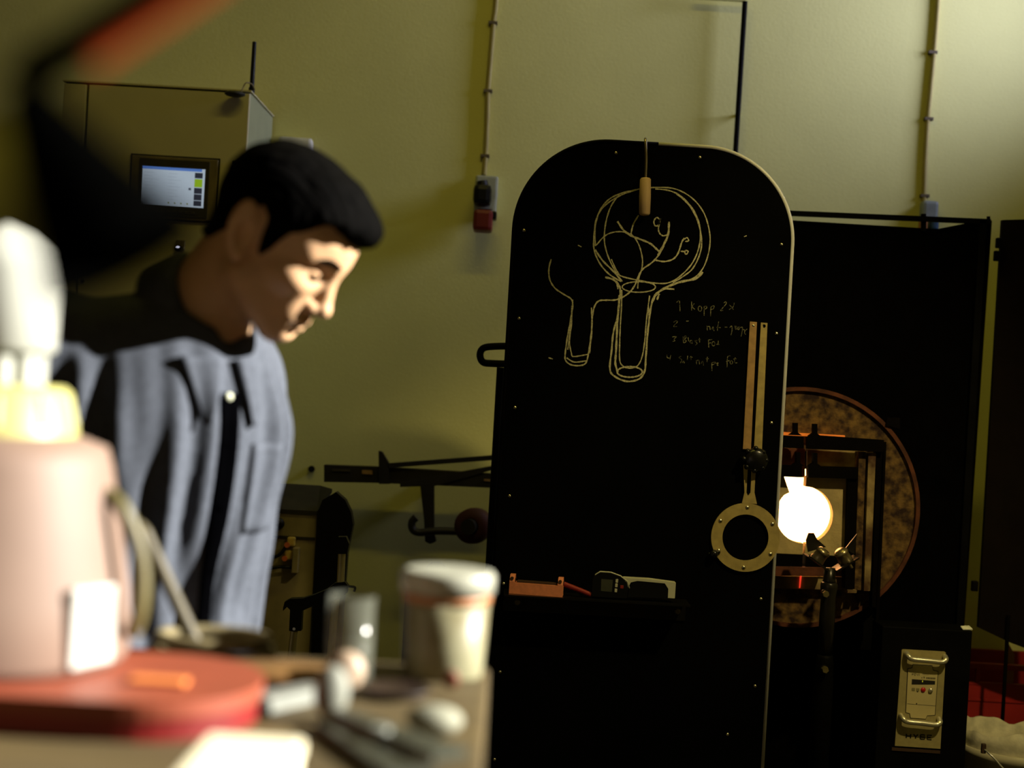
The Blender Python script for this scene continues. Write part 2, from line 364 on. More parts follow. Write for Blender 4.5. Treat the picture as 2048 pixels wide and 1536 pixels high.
strip('bracket', [(840, 968), (868, 968), (868, 1066), (872, 1083), (860, 1088), (850, 1083), (848, 1040)], 5.33, 0.04, 'rack_black', t)
h = [P(x, y, 5.31) for x, y in ((832, 1035), (824, 1044), (825, 1058), (838, 1065), (870, 1062), (920, 1063), (995, 1068))]
G().tube(smooth_path(h, 4), 0.014, 10).build('hook_bar', 'rack_black', t)
strip('wall_mount', [(850, 955), (862, 955), (862, 985), (850, 985)], 5.39, 0.11, 'rack_black', t)
# things on the hook bar
c = P(948, 1046, 5.228)
t = thing('hose_reel', 'dark red bundle hanging on the rack hook beside the chalkboard', 'hose', c - Vector((0, 0, 0.08)))
mat('deep_red', (0.06, 0.008, 0.006), 0.7)
G().lathe([(0.03, -0.04), (0.062, -0.038), (0.065, 0), (0.062, 0.038), (0.03, 0.04)], c + Vector((0, 0, -0.01)), (0.3, 1, 0), 24).build('coil', 'deep_red', t)
G().cyl(c + Vector((-0.02, -0.06, -0.01)), c + Vector((0.02, 0.06, -0.01)), 0.028).build('core', 'rack_black', t)
c = P(872, 1150, 5.2)
t = thing('gas_cylinder', 'dark cylinder with round top against the wall behind the white cup', 'cylinder', (c.x, c.y, 0))
G().lathe([(0.0, c.z + 0.045), (0.02, c.z + 0.044), (0.036, c.z + 0.03), (0.046, c.z), (0.1, c.z - 0.03), (0.105, c.z - 0.08), (0.105, 0.0), (0.0, 0.0)], (c.x, c.y, 0), n=28).build('shell', 'rack_black', t)
G().cyl((c.x, c.y, c.z - 0.03), (c.x, c.y, c.z - 0.018), 0.06).build('neck_ring', 'rack_black', t)

# ------------------------------------------------------------------ machine cabinet behind the man
YM = 4.75
a = P(470, 1020, YM); b = P(634, 1030, YM); zt = b.z
mat('machine_grey', (0.34, 0.28, 0.13), 0.65, var=0.25, scale=5)
mat('machine_top', (0.02, 0.016, 0.008), 0.7, var=0.3, scale=14)
t = thing('welding_machine', 'grey machine cabinet with dark top and yellow cable connectors behind the man', 'machine', ((a.x + b.x) / 2, YM + 0.2, 0))
body = G().span((a.x - 0.12, YM + 0.001, 0.05), (b.x, YM + 0.22, zt - 0.001)).build('body', 'machine_grey', t)
G().prism([P(470, 1020, YM - 0.004), P(634, 1030, YM - 0.004), P(664, 985, YM + 0.12), P(640, 978, YM + 0.22), P(470, 968, YM + 0.22)], (0, 0.001, 0.012)).build('lid', 'machine_top', t)
sidep = [(634, 1027), (645, 1000), (672, 984), (690, 1000), (702, 1025), (706, 1050), (700, 1078), (694, 1110), (680, 1300), (640, 1540), (610, 1540), (622, 1300)]
G().prism([P(x, y, YM - 0.006) for x, y in sidep], (0.0, 0.05, 0)).build('side_panel', 'black_plastic', t)
G().span((a.x - 0.1, YM - 0.004, zt - 0.082), (b.x - 0.002, YM, zt - 0.074)).build('seam', 'machine_top', t)
G().lathe([(0, -0.022), (0.014, -0.02), (0.02, 0)], P(553, 1050, YM - 0.001), (0, -1, 0)).build('knob', 'black_plastic', t)
G().ball(P(553, 1047, YM - 0.012), (0.027, 0.014, 0.022), 14).build('knob_cap', 'black_plastic', t)
mat('connector_yellow', (0.62, 0.46, 0.10), 0.5); mat('orange_plastic', (0.55, 0.12, 0.03), 0.5)
for (x, y) in ((583, 1083), (578, 1110), (503, 1092)):
    cn = G().box(P(x, y, YM - 0.014), (0.026, 0.026, 0.03), None, 0.006).build('connector', 'connector_yellow', t)
    G().cyl(P(x - 8, y + 7, YM - 0.012), P(x - 9, y + 7, YM - 0.04), 0.009).build('plug_tip', 'orange_plastic', cn)
G().box(P(592, 1120, YM - 0.02), (0.02, 0.04, 0.082), None, 0.003).build('terminal_block', 'machine_grey', t)
G().tube(smooth_path([P(505, 1095, YM - 0.03), P(520, 1105, YM - 0.04), P(540, 1114, YM - 0.04), P(558, 1110, YM - 0.04), P(573, 1092, YM - 0.03)]), 0.0055, 8).build('cable', 'black_plastic', t)
G().tube(smooth_path([P(480, 1140, YM - 0.02), P(520, 1139, YM - 0.04), P(560, 1134, YM - 0.03), P(590, 1136, YM - 0.02)]), 0.005, 8).build('cable', 'black_plastic', t)

# ------------------------------------------------------------------ telescopic stands (adjustable grips)
mat('tube_alu', (0.75, 0.68, 0.42), 0.35, 0.6, var=0.05)
mat('grip_black', (0.006, 0.006, 0.006), 0.5, spec=0.3)
def crutch(top, joint, grip, d, label, cuff):
    foot = Vector((P(*joint, d).x - 0.02, d, 0))
    t = thing('crutch', label, 'crutch', foot)
    return t, foot
d = 3.95
t = thing('crutch', 'black handled crutch with silver tube, its grip pointing at the man', 'crutch', (P(583, 1300, d).x - 0.03, d, 0))
gp = [(566, 1216), (569, 1204), (580, 1198), (606, 1197), (628, 1190), (652, 1180), (664, 1176), (668, 1196), (650, 1204), (630, 1208), (622, 1214), (604, 1222), (602, 1262), (578, 1262), (580, 1220), (574, 1214), (566, 1222)]
G().prism([P(x, y, d - 0.016) for x, y in gp], (0, 0.032, 0)).build('grip', 'grip_black', t)
G().cyl(P(588, 1262, d), Vector((P(583, 1300, d).x - 0.03, d, 0.02)), 0.0105).build('tube', 'tube_alu', t)
G().cyl(Vector((P(583, 1300, d).x - 0.03, d, 0.0)), Vector((P(583, 1300, d).x - 0.03, d, 0.04)), 0.018).build('ferrule', 'grip_black', t)
G().cyl(P(588, 1258, d - 0.016), P(588, 1258, d - 0.019), 0.004).build('rivet', 'screw_steel', t)
d = 4.0
fx = P(676, 1166, d).x - 0.03
t = thing('crutch', 'crutch with bare silver tube standing against the black machine side', 'crutch', (fx, d, 0))
G().cyl(P(684, 1106, d), P(681, 1166, d), 0.0105).build('tube', 'tube_alu', t)
G().prism([P(x, y, d - 0.016) for x, y in ((668, 1088), (676, 1074), (692, 1074), (698, 1088), (694, 1108), (674, 1108))], (0, 0.03, 0)).build('cuff', 'grip_black', t)
G().prism([P(x, y, d - 0.014) for x, y in ((640, 1196), (652, 1180), (670, 1166), (690, 1164), (696, 1172), (694, 1186), (680, 1196), (660, 1206), (644, 1206))], (0, 0.028, 0)).build('clamp', 'grip_black', t)
G().tube(smooth_path([P(690, 1172, d), P(702, 1173, d), P(710, 1175, d), P(708, 1183, d)]), 0.0035, 8).build('clip_wire', 'grip_black', t)
G().cyl(P(672, 1196, d), Vector((fx, d, 0.02)), 0.0105).build('lower_tube', 'tube_alu', t)
G().cyl((fx, d, 0), (fx, d, 0.04), 0.018).build('ferrule', 'grip_black', t)

# ------------------------------------------------------------------ trolley handle behind the board
d = 4.6
t = thing('hand_trolley', 'black tubular trolley handle sticking out behind the chalkboard', 'trolley', (P(1060, 900, d).x, d, 0))
hp = smooth_path([P(1100, 690, d), P(1030, 692, d), P(985, 693, d), P(966, 697, d), P(960, 710, d), P(966, 724, d), P(985, 727, d), P(1030, 728, d), P(1100, 728, d)], 6)
G().tube(hp, 0.0115, 12).build('handle', 'black_steel', t)
lx = P(1001, 735, d)
G().cyl(lx, (lx.x, d, 0.1), 0.012).build('upright', 'black_steel', t)
G().cyl((lx.x + 0.35, d, lx.z + 0.02), (lx.x + 0.35, d, 0.1), 0.012).build('upright', 'black_steel', t)
G().span((lx.x - 0.02, d - 0.2, 0.08), (lx.x + 0.37, d + 0.02, 0.1)).build('toe_plate', 'black_steel', t)
for s_ in (0.0, 0.35): G().cyl((lx.x + s_ - 0.015, d + 0.06, 0.08), (lx.x + s_ + 0.015, d + 0.06, 0.08), 0.08).build('wheel', 'black_plastic', t)

# ------------------------------------------------------------------ the arched chalkboard (heat shield)
YB = 4.1
bl = P(1027, 470, YB); brt = P(1585, 490, YB); top = P(1300, 287, YB).z
X0, X1 = bl.x, brt.x; RAD = 0.262
t = thing('chalkboard', 'tall black arched shield used as chalkboard with yellow flask sketches', 'chalkboard', ((X0 + X1) / 2, YB + 0.02, 0))
out = [Vector((X0, YB, 0.04)), Vector((X1, YB, 0.04))]
out += arc((X1 - RAD, YB, top - RAD), RAD, 0, 90, 24) + arc((X0 + RAD, YB, top - RAD), RAD, 90, 180, 24)
out.reverse()
G().prism(out, (0, 0.006, 0)).build('panel', 'black_board', t)
eo = [p + Vector((0, 0.0062, 0)) for p in out]; cx_ = (X0 + X1) / 2
ei = [Vector((p.x + (0.012 if p.x < cx_ else -0.012), p.y, p.z - (0.012 if p.z > 1 else 0))) for p in eo]
G().ring(eo, ei, (0, 0.03, 0)).build('edge_band', 'black_steel', t)
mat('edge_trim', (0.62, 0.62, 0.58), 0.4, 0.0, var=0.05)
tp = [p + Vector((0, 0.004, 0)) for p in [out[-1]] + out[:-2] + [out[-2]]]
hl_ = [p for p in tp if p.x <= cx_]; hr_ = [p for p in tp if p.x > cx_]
for half, m_ in ((hl_, 'black_steel'), (hr_, 'edge_trim')):  # right trim pale, left black: light from the right put into colour
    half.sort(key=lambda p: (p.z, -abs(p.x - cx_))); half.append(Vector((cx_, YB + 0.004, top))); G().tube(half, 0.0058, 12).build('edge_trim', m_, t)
for xx in (X0 + 0.1, X1 - 0.1): G().span((xx - 0.03, YB - 0.0, 0.0), (xx + 0.03, YB + 0.35, 0.0398)).build('foot', 'black_steel', t)
def screw(px, py, d, par, r=0.0052, m='screw_steel'):
    c = P(px, py, d)
    return G().lathe([(0.0001, -0.0035), (r * 0.6, -0.0031), (r, -0.0008), (r, 0.0)], c, (0, 1, 0), 12).build('screw', m, par)
for (x, y) in ((1232, 306), (1400, 315), (1048, 461), (1563, 489), (1038, 637), (1553, 667), (1030, 815), (1543, 846), (1019, 992), (1522, 1198), (1007, 1167), (1000, 1344), (1510, 1372), (1455, 1469), (989, 1519)):
    screw(x, y, YB, t)
# chalk sketch and writing
NB = Vector((0, -1, 0))
def cpath(pts, ox, oy, sc, k=5):
    return [P(ox + p[0] / sc, oy + p[1] / sc, YB - 0.0003) for p in smooth_path([(x, y, 0) for x, y in pts], k)]
def ell(cx, cy, rx, ry, n=14): return [(cx + rx * math.cos(2 * PI * k / n), cy + ry * math.sin(2 * PI * k / n)) for k in range(n + 1)]
SK = [
 ([(850,335),(750,368),(655,428),(607,500),(592,600),(592,680),(625,760),(680,822),(745,862)], 2.6),
 ([(850,340),(910,328),(1040,332),(1140,380),(1210,460),(1245,560),(1250,660),(1220,770),(1165,838),(1090,862)], 2.2),
 ([(735,368),(690,430),(660,520),(650,620),(665,700),(700,780),(740,828),(850,856),(950,872),(1025,866),(1095,820),(1155,750),(1190,660),(1195,560),(1160,460),(1090,380),(1020,345),(940,335)], 2.4),
 ([(1060,362),(1130,425),(1180,515),(1203,620),(1195,700),(1155,785),(1100,832),(1040,868)], 2.4),
 ([(600,660),(597,560),(622,465),(670,400),(740,362),(830,340)], 2.4),
 ([(598,680),(640,742),(700,802),(752,862)], 3.0),
 ([(690,735),(715,790),(742,832)], 2.0),
 ([(725,520),(760,570),(800,600),(850,620),(910,645),(950,680),(967,696)], 3.4),
 ([(605,655),(650,605),(700,582),(760,580),(810,600),(845,650),(865,720),(865,780),(845,850),(840,902)], 2.2),
 ([(845,485),(818,530),(806,570),(800,604)], 2.6),
 ([(1018,522),(1015,590),(992,650),(960,710),(920,755),(870,790),(845,830),(820,890),(780,935),(720,965),(660,968),(620,972),(596,1000),(582,1060),(578,1150),(565,1270)], 2.8),
 ([(1018,525),(1013,592),(988,652),(955,712)], 3.6),
 ([(940,740),(990,748),(1040,735),(1070,700),(1090,640),(1105,615)], 2.8),
 ([(970,512),(948,498),(932,520),(940,545),(960,538),(968,502),(958,560),(965,588),(985,602),(1005,597)], 2.4),
 ([(1105,622),(1120,612),(1130,630),(1110,634)], 2.2), ([(1085,690),(1105,691)], 2.6), ([(1112,684),(1127,690),(1118,706),(1108,700),(1112,684)], 2.2),
 (ell(847,893,95,30), 2.2),
 ([(655,838),(700,850),(730,880),(742,912),(738,960),(727,1050),(722,1150),(716,1270),(713,1330),(728,1378)], 3.6),
 ([(735,940),(728,1050),(702,1150),(692,1250),(682,1360),(710,1402),(780,1430),(850,1415),(880,1370),(886,1300),(897,1150),(915,1010),(938,940),(990,905),(1048,906)], 3.2),
 ([(750,910),(748,1000),(742,1100),(738,1200),(738,1310),(760,1345),(800,1355),(840,1340),(865,1290),(880,1200),(890,1080),(908,942)], 2.2),
 ([(900,1000),(905,1080),(892,1200),(884,1330)], 2.6),
 (ell(795,1376,72,30), 2.8),
 ([(962,932),(950,966)], 3.4), ([(925,975),(945,935),(1000,896),(1080,865),(1170,845),(1210,808)], 4.0),
 ([(348,735),(335,790),(340,850),(370,900),(420,935),(462,962),(470,1000),(457,1090),(440,1180),(428,1270),(430,1310),(460,1335),(510,1340),(545,1325),(560,1270),(572,1190),(580,1100),(577,1010)], 2.6),
 ([(465,1000),(464,1100),(452,1200),(463,1270),(472,1288),(515,1284),(560,1275)], 2.2),
 ([(436,1296),(480,1320),(550,1312)], 2.4), ([(470,965),(462,1080),(442,1250)], 2.0),
 ([(333,1295),(357,1303)], 2.2), ([(500,655),(520,665)], 1.8), ([(720,858),(728,905)], 2.6), ([(1445,607),(1460,601)], 1.6),
]
for pts, wdt in SK:
    pa = cpath(pts, 980, 260, 2.844); n = len(pa)
    ws = [wdt * 0.00142 * (0.85 + 0.45 * math.sin(0.9 * i + wdt * 7) ** 2) for i in range(n)]
    G().ribbon(pa, ws, NB, 0.0006 + 0.0002 * random.random()).build('chalk_stroke', 'chalk', t)
TX = [
 [(370,315),(400,285)], [(412,290),(420,440)], [(580,300),(580,425)], [(618,330),(590,372),(628,412)], ell(697,400,25,36,10), [(755,370),(755,500)], [(755,372),(787,366),(790,392),(760,410)], [(850,375),(845,505)], [(850,380),(880,360),(897,368),(880,405),(852,410)], [(1030,322),(1055,303),(1064,330),(1010,395),(985,428),(1020,424)], [(1175,318),(1160,375),(1105,412)], [(1105,345),(1135,375),(1165,415)],
 [(330,590),(360,570),(385,582),(350,620),(330,650),(375,648)], [(505,575),(540,572)], [(795,640),(800,705)], [(798,655),(830,648),(840,695)], [(862,690),(880,652),(892,712)], [(862,690),(890,690)], [(960,580),(945,650),(940,712)], [(932,662),(985,665)], [(1045,658),(1078,658)], [(1112,668),(1140,640),(1145,700),(1130,770)], [(1185,640),(1195,690),(1202,642),(1212,688)], [(1232,650),(1227,692),(1247,684),(1250,650)], [(1262,665),(1290,660),(1285,720),(1270,790)], [(1300,690),(1322,700)], [(1357,685),(1325,710),(1320,745),(1337,760)],
 [(308,795),(370,790),(335,825),(348,848),(312,858)], [(460,790),(468,880)], [(465,830),(490,778),(507,800),(480,832),(510,850),(475,880)], [(530,800),(540,855)], ell(572,863,14,20,9), [(586,845),(590,888)], [(657,845),(625,852),(657,882),(632,912)], [(690,808),(693,872)], [(675,835),(710,832)], [(815,830),(820,942)], [(808,838),(867,830)], [(818,882),(852,876)], ell(885,890,22,30,10), [(955,848),(947,905)], [(930,898),(967,900)],
 [(235,1045),(242,1085),(278,1090)], [(290,1048),(275,1120)], [(437,1065),(405,1080),(442,1115),(422,1162)], [(452,1155),(470,1130),(480,1162)], [(525,1058),(520,1115)], [(570,1062),(573,1118)], [(555,1080),(592,1078)], [(645,1118),(650,1182)], [(648,1132),(680,1118),(692,1178)], [(713,1168),(735,1130),(747,1192)], [(800,1072),(795,1145)], [(780,1100),(818,1098)], [(860,1150),(865,1270)], [(860,1162),(890,1145),(900,1170),(866,1185)], [(905,1140),(922,1168)], [(926,1165),(952,1158),(935,1188),(955,1190)], [(1122,1060),(1082,1075),(1076,1222)], [(1062,1140),(1108,1124)], ell(1135,1150,18,24,10), [(1190,1083),(1180,1150),(1218,1156)], [(1165,1105),(1205,1100)],
]
g = G()
for pts in TX: g.ribbon(cpath(pts, 1300, 560, 6.98, 3), 0.0021, NB, 0.0006)
g.build('chalk_writing', 'chalk_faint', t)['kind'] = 'stuff'

# hanging hook tool with a wooden handle
c = P(1290, 432, YB - 0.03)
t = thing('hook_tool', 'thin steel hook with wooden handle hanging over the chalkboard top', 'hook', c)
rod = [P(1296, 430, YB + 0.028), P(1292, 330, YB + 0.048), P(1291.5, 284, YB + 0.045), P(1291, 279, YB + 0.02), P(1291, 282, YB - 0.012), P(1292.5, 320, YB - 0.018), P(1291, 360, YB - 0.02)]
rod = [P(1292.5, 340, YB + 0.05), P(1292, 300, YB + 0.05)] + rod[2:]
G().tube(smooth_path(rod, 6), [0.0042] * (6 * (len(rod) - 1) + 1), 10).build('rod', 'rod_steel', t)
ht = [P(1291, 356, YB - 0.024), P(1289, 432, YB - 0.024)]
ax = ht[1] - ht[0]; L_ = ax.length
G().lathe([(0.003, -0.002), (0.012, 0), (0.0155, 0.004), (0.0165, L_ * 0.5), (0.0155, L_ * 0.94), (0.012, L_ * 0.98), (0.003, L_)], ht[0], ax, 20).build('handle', 'light_wood', t)

# sliding gauge: two slotted bars, knob and ring
cg = P(1491, 1143, YB - 0.01)
t = thing('ring_gauge', 'brass slotted bars with knob and screwed ring mounted on the chalkboard', 'gauge', cg)
def bar(name, pts, y0, th, m):
    return G().prism([P(x, y, y0) for x, y in pts], (0, th, 0)).build(name, m, t)
b1 = bar('bar', [(1500, 643), (1514, 644), (1502, 898), (1486, 898)], YB - 0.0085, 0.005, 'brass_brown')
b2 = bar('bar', [(1522, 645), (1535, 646), (1524, 900), (1508, 899)], YB - 0.0085, 0.005, 'brass')
G().cyl(P(1528, 652, YB - 0.009), P(1528, 652, YB - 0.0085), 0.0048).build('hole', 'black_board', b2)
G().lathe([(0.0001, -0.002), (0.003, -0.001), (0.004, 0)], P(1507, 651, YB - 0.0085), (0, 1, 0), 10).build('rivet', 'screw_steel', b1)
bar('fork', [(1487, 930), (1496, 930), (1493, 985), (1496, 992), (1501, 985), (1504, 930), (1512, 930), (1509, 985), (1514, 1008), (1484, 1006), (1489, 985)], YB - 0.0095, 0.005, 'brass')
kn = G().lathe([(0.0001, -0.034), (0.022, -0.033), (0.032, -0.026), (0.034, -0.018), (0.030, -0.01), (0.014, -0.006), (0.014, 0)], P(1510, 919, YB - 0.0092), (0, 1, 0), 28).build('knob', mat('knob_gloss', (0.006, 0.006, 0.006), 0.25, spec=0.5), t)
for k in range(8):
    a_ = 2 * PI * k / 8; cc = P(1510, 919, YB - 0.03) + Vector((0.031 * math.cos(a_), 0, 0.031 * math.sin(a_)))
    G().ball(cc, (0.008, 0.011, 0.008), 10).build('lobe', 'knob_gloss', kn)
rc = P(1491, 1075, YB - 0.0095); sc_ = YB / FPX; N = 48
ro = [rc + Vector((math.cos(2 * PI * k / N), 0, math.sin(2 * PI * k / N))) * (68.5 * sc_) for k in range(N)]
ri = [rc + Vector((math.cos(2 * PI * k / N), 0, math.sin(2 * PI * k / N))) * (46 * sc_) for k in range(N)]
rg = G().ring(ro, ri, (0, 0.006, 0)).build('ring', 'brass', t)
for k in range(6):
    a_ = R(33 + 60 * k - 3.3)
    G().lathe([(0.0001, -0.003), (0.004, -0.0026), (0.0062, -0.0006), (0.0062, 0)], rc + Vector((math.cos(a_), 0, math.sin(a_))) * (60 * sc_), (0, 1, 0), 12).build('screw', 'screw_steel', rg)
G().ball(P(1428, 1108, YB - 0.016), 0.0125, 16).build('side_knob', 'knob_gloss', t)
G().cyl(P(1418, 1108, YB - 0.012), P(1440, 1104, YB - 0.012), 0.004).build('side_stem', 'knob_gloss', t)

# tray on the board and what lies on it
a = P(1008, 1183, YB - 0.05); b = P(1376, 1206, YB - 0.05)
za = P(1200, 1195, YB - 0.06).z
mat('tray_black', (0.005, 0.0045, 0.004), 0.3, spec=0.4)
t = thing('tray_shelf', 'narrow glossy black tray bolted low across the chalkboard', 'shelf', ((a.x + b.x) / 2, YB - 0.05, za - 0.05))
G().span((a.x, YB - 0.11, za - 0.005), (b.x, YB - 0.0005, za)).build('ledge', 'tray_black', t)
G().span((a.x, YB - 0.006, za - 0.06), (b.x, YB - 0.0005, za - 0.0055)).build('back_plate', 'tray_black', t)
G().lathe([(0.0001, -0.012), (0.008, -0.011), (0.0095, -0.006), (0.0095, 0)], P(1355, 1222, YB - 0.006), (0, 1, 0), 6, False).build('bolt', mat('dull_bolt', (0.20, 0.16, 0.06), 0.5, 0.5), t)
G().lathe([(0.0001, -0.012), (0.008, -0.011), (0.0095, -0.006), (0.0095, 0)], P(1035, 1204, YB - 0.006), (0, 1, 0), 6, False).build('bolt', 'dull_bolt', t)
ZT = za + 0.0005
# orange line level
d = YB - 0.075
ca = P(1019, 1170, d); cb = P(1127, 1178, d)
mat('salmon', (0.80, 0.27, 0.13), 0.7, var=0.08, scale=80)
t = thing('line_level', 'salmon orange plastic cradle with two raised ends on the black tray', 'level', ((ca.x + cb.x) / 2, d, ZT))
Mz = Matrix.Rotation(R(-6), 3, 'Z'); cc = Vector(((ca.x + cb.x) / 2, d, ZT)); Ln = 0.148
def lv(pts, y0, y1, name, m):
    vs_ = [cc + Mz @ Vector((x, y0, z)) for x, z in pts]
    return G().prism(vs_, Mz @ Vector((0, y1 - y0, 0))).build(name, m, t)
h2 = Ln / 2
lv([(-h2 + 0.014, 0), (h2 - 0.014, 0), (h2 - 0.014, 0.031), (-h2 + 0.014, 0.031)], -0.02, -0.012, 'front_wall', 'salmon')
lv([(-h2 + 0.014, 0), (h2 - 0.014, 0), (h2 - 0.014, 0.031), (-h2 + 0.014, 0.031)], 0.012, 0.02, 'back_wall', 'salmon')
lv([(-h2 + 0.014, 0), (h2 - 0.014, 0), (h2 - 0.014, 0.012), (-h2 + 0.014, 0.012)], -0.0118, 0.0118, 'channel_floor', 'salmon')
lv([(-h2 + 0.015, 0.0125), (h2 - 0.015, 0.0125), (h2 - 0.02, 0.036), (-h2 + 0.02, 0.036)], -0.011, 0.011, 'insert', mat('umber', (0.06, 0.03, 0.015), 0.6))
for s_ in (-1, 1):
    xo = s_ * (h2 - 0.007)
    prof = [(-0.02, 0), (0.02, 0), (0.02, 0.032), (0.012, 0.052), (-0.008, 0.052), (-0.02, 0.034)]
    e_ = G().prism([cc + Mz @ Vector((xo - 0.007, y, z)) for y, z in prof], Mz @ Vector((0.014, 0, 0))).build('end_block', 'salmon', t)
    G().cyl(cc + Mz @ Vector((xo + 0.0072, 0.0, 0.036)), cc + Mz @ Vector((xo + 0.008, 0, 0.036)), 0.006).build('bore', 'umber', e_)
    G().cyl(cc + Mz @ Vector((xo - 0.001, -0.0205, 0.042)), cc + Mz @ Vector((xo - 0.001, -0.012, 0.042)), 0.0048).build('pin_hole', 'umber', e_)
# red pencil
a = P(1128, 1168, YB - 0.06); b = P(1183, 1183, YB - 0.08); a.z = max(a.z, ZT + 0.017); b.z = ZT + 0.008
t = thing('marker', 'thin dark red marker leaning between the orange cradle and the meter', 'marker', b - Vector((0, 0, 0.008)))
G().cyl(a, b, 0.0072, None, 12).build('barrel', mat('marker_red', (0.30, 0.02, 0.015), 0.5), t)
G().cyl(b, b + (b - a).normalized() * 0.004, 0.0045, 0.003, 12).build('tip', 'umber', t)
# handheld meter
d = YB - 0.07
t = thing('handheld_meter', 'black handheld meter with red key and pale grip on the black tray', 'meter', (P(1270, 1190, d).x, d, ZT))
mat('meter_black', (0.004, 0.004, 0.0035), 0.4, spec=0.3); mat('meter_pale', (0.50, 0.50, 0.36), 0.5, var=0.05)
hd = [(1184, 1188), (1185, 1160), (1190, 1146), (1200, 1140), (1222, 1142), (1240, 1149), (1254, 1160), (1257, 1172), (1254, 1192)]
zfix = ZT - P(1220, 1192, d).z
def pz(x, y, dd): q = P(x, y, dd); q.z += zfix; return q
G().prism([pz(x, y, d - 0.02) for x, y in hd], (0, 0.04, 0)).build('head', 'meter_black', t)
rim = [(1188, 1155), (1192, 1144), (1201, 1138.5), (1222, 1140), (1241, 1147), (1255, 1158), (1259, 1172)]
G().tube([pz(x, y, d - 0.016) for x, y in rim], 0.0022, 8).build('head_rim', 'meter_pale', t)
sc2 = G().prism([pz(x, y, d - 0.0205) for x, y in ((1203, 1153), (1226, 1155), (1224, 1179), (1202, 1177))], (0, 0.0004, 0)).build('display', mat('lcd_dim', (0.06, 0.065, 0.045), 0.3), t)
for k, (x, y) in enumerate(((1234, 1157), (1233, 1166), (1232, 1176))):
    G().box(pz(x, y, d - 0.0208), (0.007, 0.002, 0.010), None, 0.0008).build('key', 'meter_pale', t)
G().box(pz(1244, 1169, d - 0.0208), (0.009, 0.002, 0.009), None, 0.001).build('red_key', 'marker_red', t)
gr = [(1248, 1152), (1300, 1155), (1352, 1162), (1350, 1193), (1336, 1192), (1337, 1174), (1330, 1163), (1275, 1158), (1262, 1161), (1256, 1172)]
G().prism([pz(x, y - 1, d - 0.017) for x, y in gr], (0, 0.034, 0)).build('grip', 'meter_pale', t)
G().prism([pz(x, y - 1, d - 0.015) for x, y in ((1258, 1172), (1264, 1162), (1275, 1159), (1329, 1164), (1336, 1174), (1335, 1192), (1256, 1190))], (0, 0.03, 0)).build('grip_inlay', 'meter_black', t)

# ------------------------------------------------------------------ black screens behind the furnace
d = 4.85
t = thing('folding_screen', 'large black screen panel with top rail behind the glowing furnace', 'screen', (P(1780, 900, d).x, d, 0))
zb = 0.12
xl = P(1440, 440, d).x
G().prism([P(1440, 432, d), P(1875, 458, d), P(1935, 446, d), P(1984, 441, d), (P(1984, 441, d).x - 0.02, d, zb), (xl, d, zb)], (0, 0.012, 0)).build('panel', 'black_cloth', t)
a = P(1440, 420, d - 0.01); b = P(1982, 440, d - 0.01)
G().prism([P(1440, 415, d - 0.02), P(1982, 438, d - 0.02), P(1982, 448, d - 0.02), P(1440, 425, d - 0.02)], (0, 0.019, 0)).build('top_rail', 'black_steel', t)
G().cyl(P(1977, 440, d - 0.01), P(1977, 433, d - 0.01), 0.006).build('rail_bolt', 'black_steel', t)
xp = P(1975, 700, d)
G().span((P(1983, 443, d).x - 0.045, d - 0.02, 0.0), (P(1983, 443, d).x - 0.022, d - 0.001, P(1983, 443, d).z)).build('stile', 'black_steel', t)
G().span((xl, d - 0.02, 0.0), (xl + 0.03, d - 0.001, P(1440, 440, d).z)).build('stile', 'black_steel', t)
G().cyl(P(1847, 428, d - 0.004), P(1847, 462, d - 0.004), 0.009).build('rail_stay', 'black_steel', t)
for (x, y) in ((1998, 486), (1994, 512), (1949, 1172)):
    G().box(P(x, y, d - 0.012), (0.02, 0.02, 0.034), None, 0.003).build('hinge', 'black_steel', t)
d2 = 4.86
t = thing('screen_wing', 'dark reddish black screen wing at the frame edge above the red crate', 'screen', (P(2060, 900, d2).x, d2, 0))
mat('brown_black', (0.007, 0.004, 0.0028), 0.9, spec=0.1, bump=0.15, bscale=140)
G().prism([P(2005, 440, d2), P(2140, 436, d2), P(2140, 1330, d2), P(2020, 1285, d2), P(1957, 1255, d2)], (0, 0.02, 0)).build('panel', 'brown_black', t)
q = P(2013, 1290, d2 - 0.01)
G().cyl((P(2011, 1290, d2).x, d2 - 0.012, q.z + 0.1), (P(2011, 1290, d2).x, d2 - 0.012, 0.0), 0.0062, None, 12).build('support_rod', 'black_steel', t)
G().cyl((P(2120, 1290, d2).x, d2 + 0.01, q.z + 0.1), (P(2120, 1290, d2).x, d2 + 0.01, 0.0), 0.0062, None, 12).build('support_rod', 'black_steel', t)

# ------------------------------------------------------------------ furnace with the glowing port
YF = 4.45; S = YF / FPX
fc = P(1598, 1014, YF)
t = thing('glory_hole_furnace', 'round rusty furnace front with split doors and a glowing white port', 'furnace', (fc.x, YF + 0.2, 0))
mat('rust_plate', (0.18, 0.10, 0.024), 0.85, scale=38, col2=(0.022, 0.007, 0.003), bump=0.5, bscale=90, contrast=(0.38, 0.68))
mat('rust_red', (0.13, 0.035, 0.012), 0.85, scale=18, var=0.3, bump=0.3)
mat('fire_brick', (0.55, 0.42, 0.18), 0.9, var=0.12, scale=20, bump=0.3, bscale=90)
mat('soot_iron', (0.0028, 0.0016, 0.001), 0.8, var=0.3, bump=0.2, spec=0.06)
mat('pale_rust', (0.36, 0.26, 0.10), 0.85, scale=16, col2=(0.07, 0.03, 0.012), bump=0.4, bscale=60)
def px(x, y, yy): return P(x, y, yy)
N = 72; rad = 236 * S
hole = [(1520, 885), (1700, 893), (1694, 1128), (1514, 1120)]
oc, ic = [], []
hc = P(1606, 1010, YF); hw, hh = 0.135, 0.165
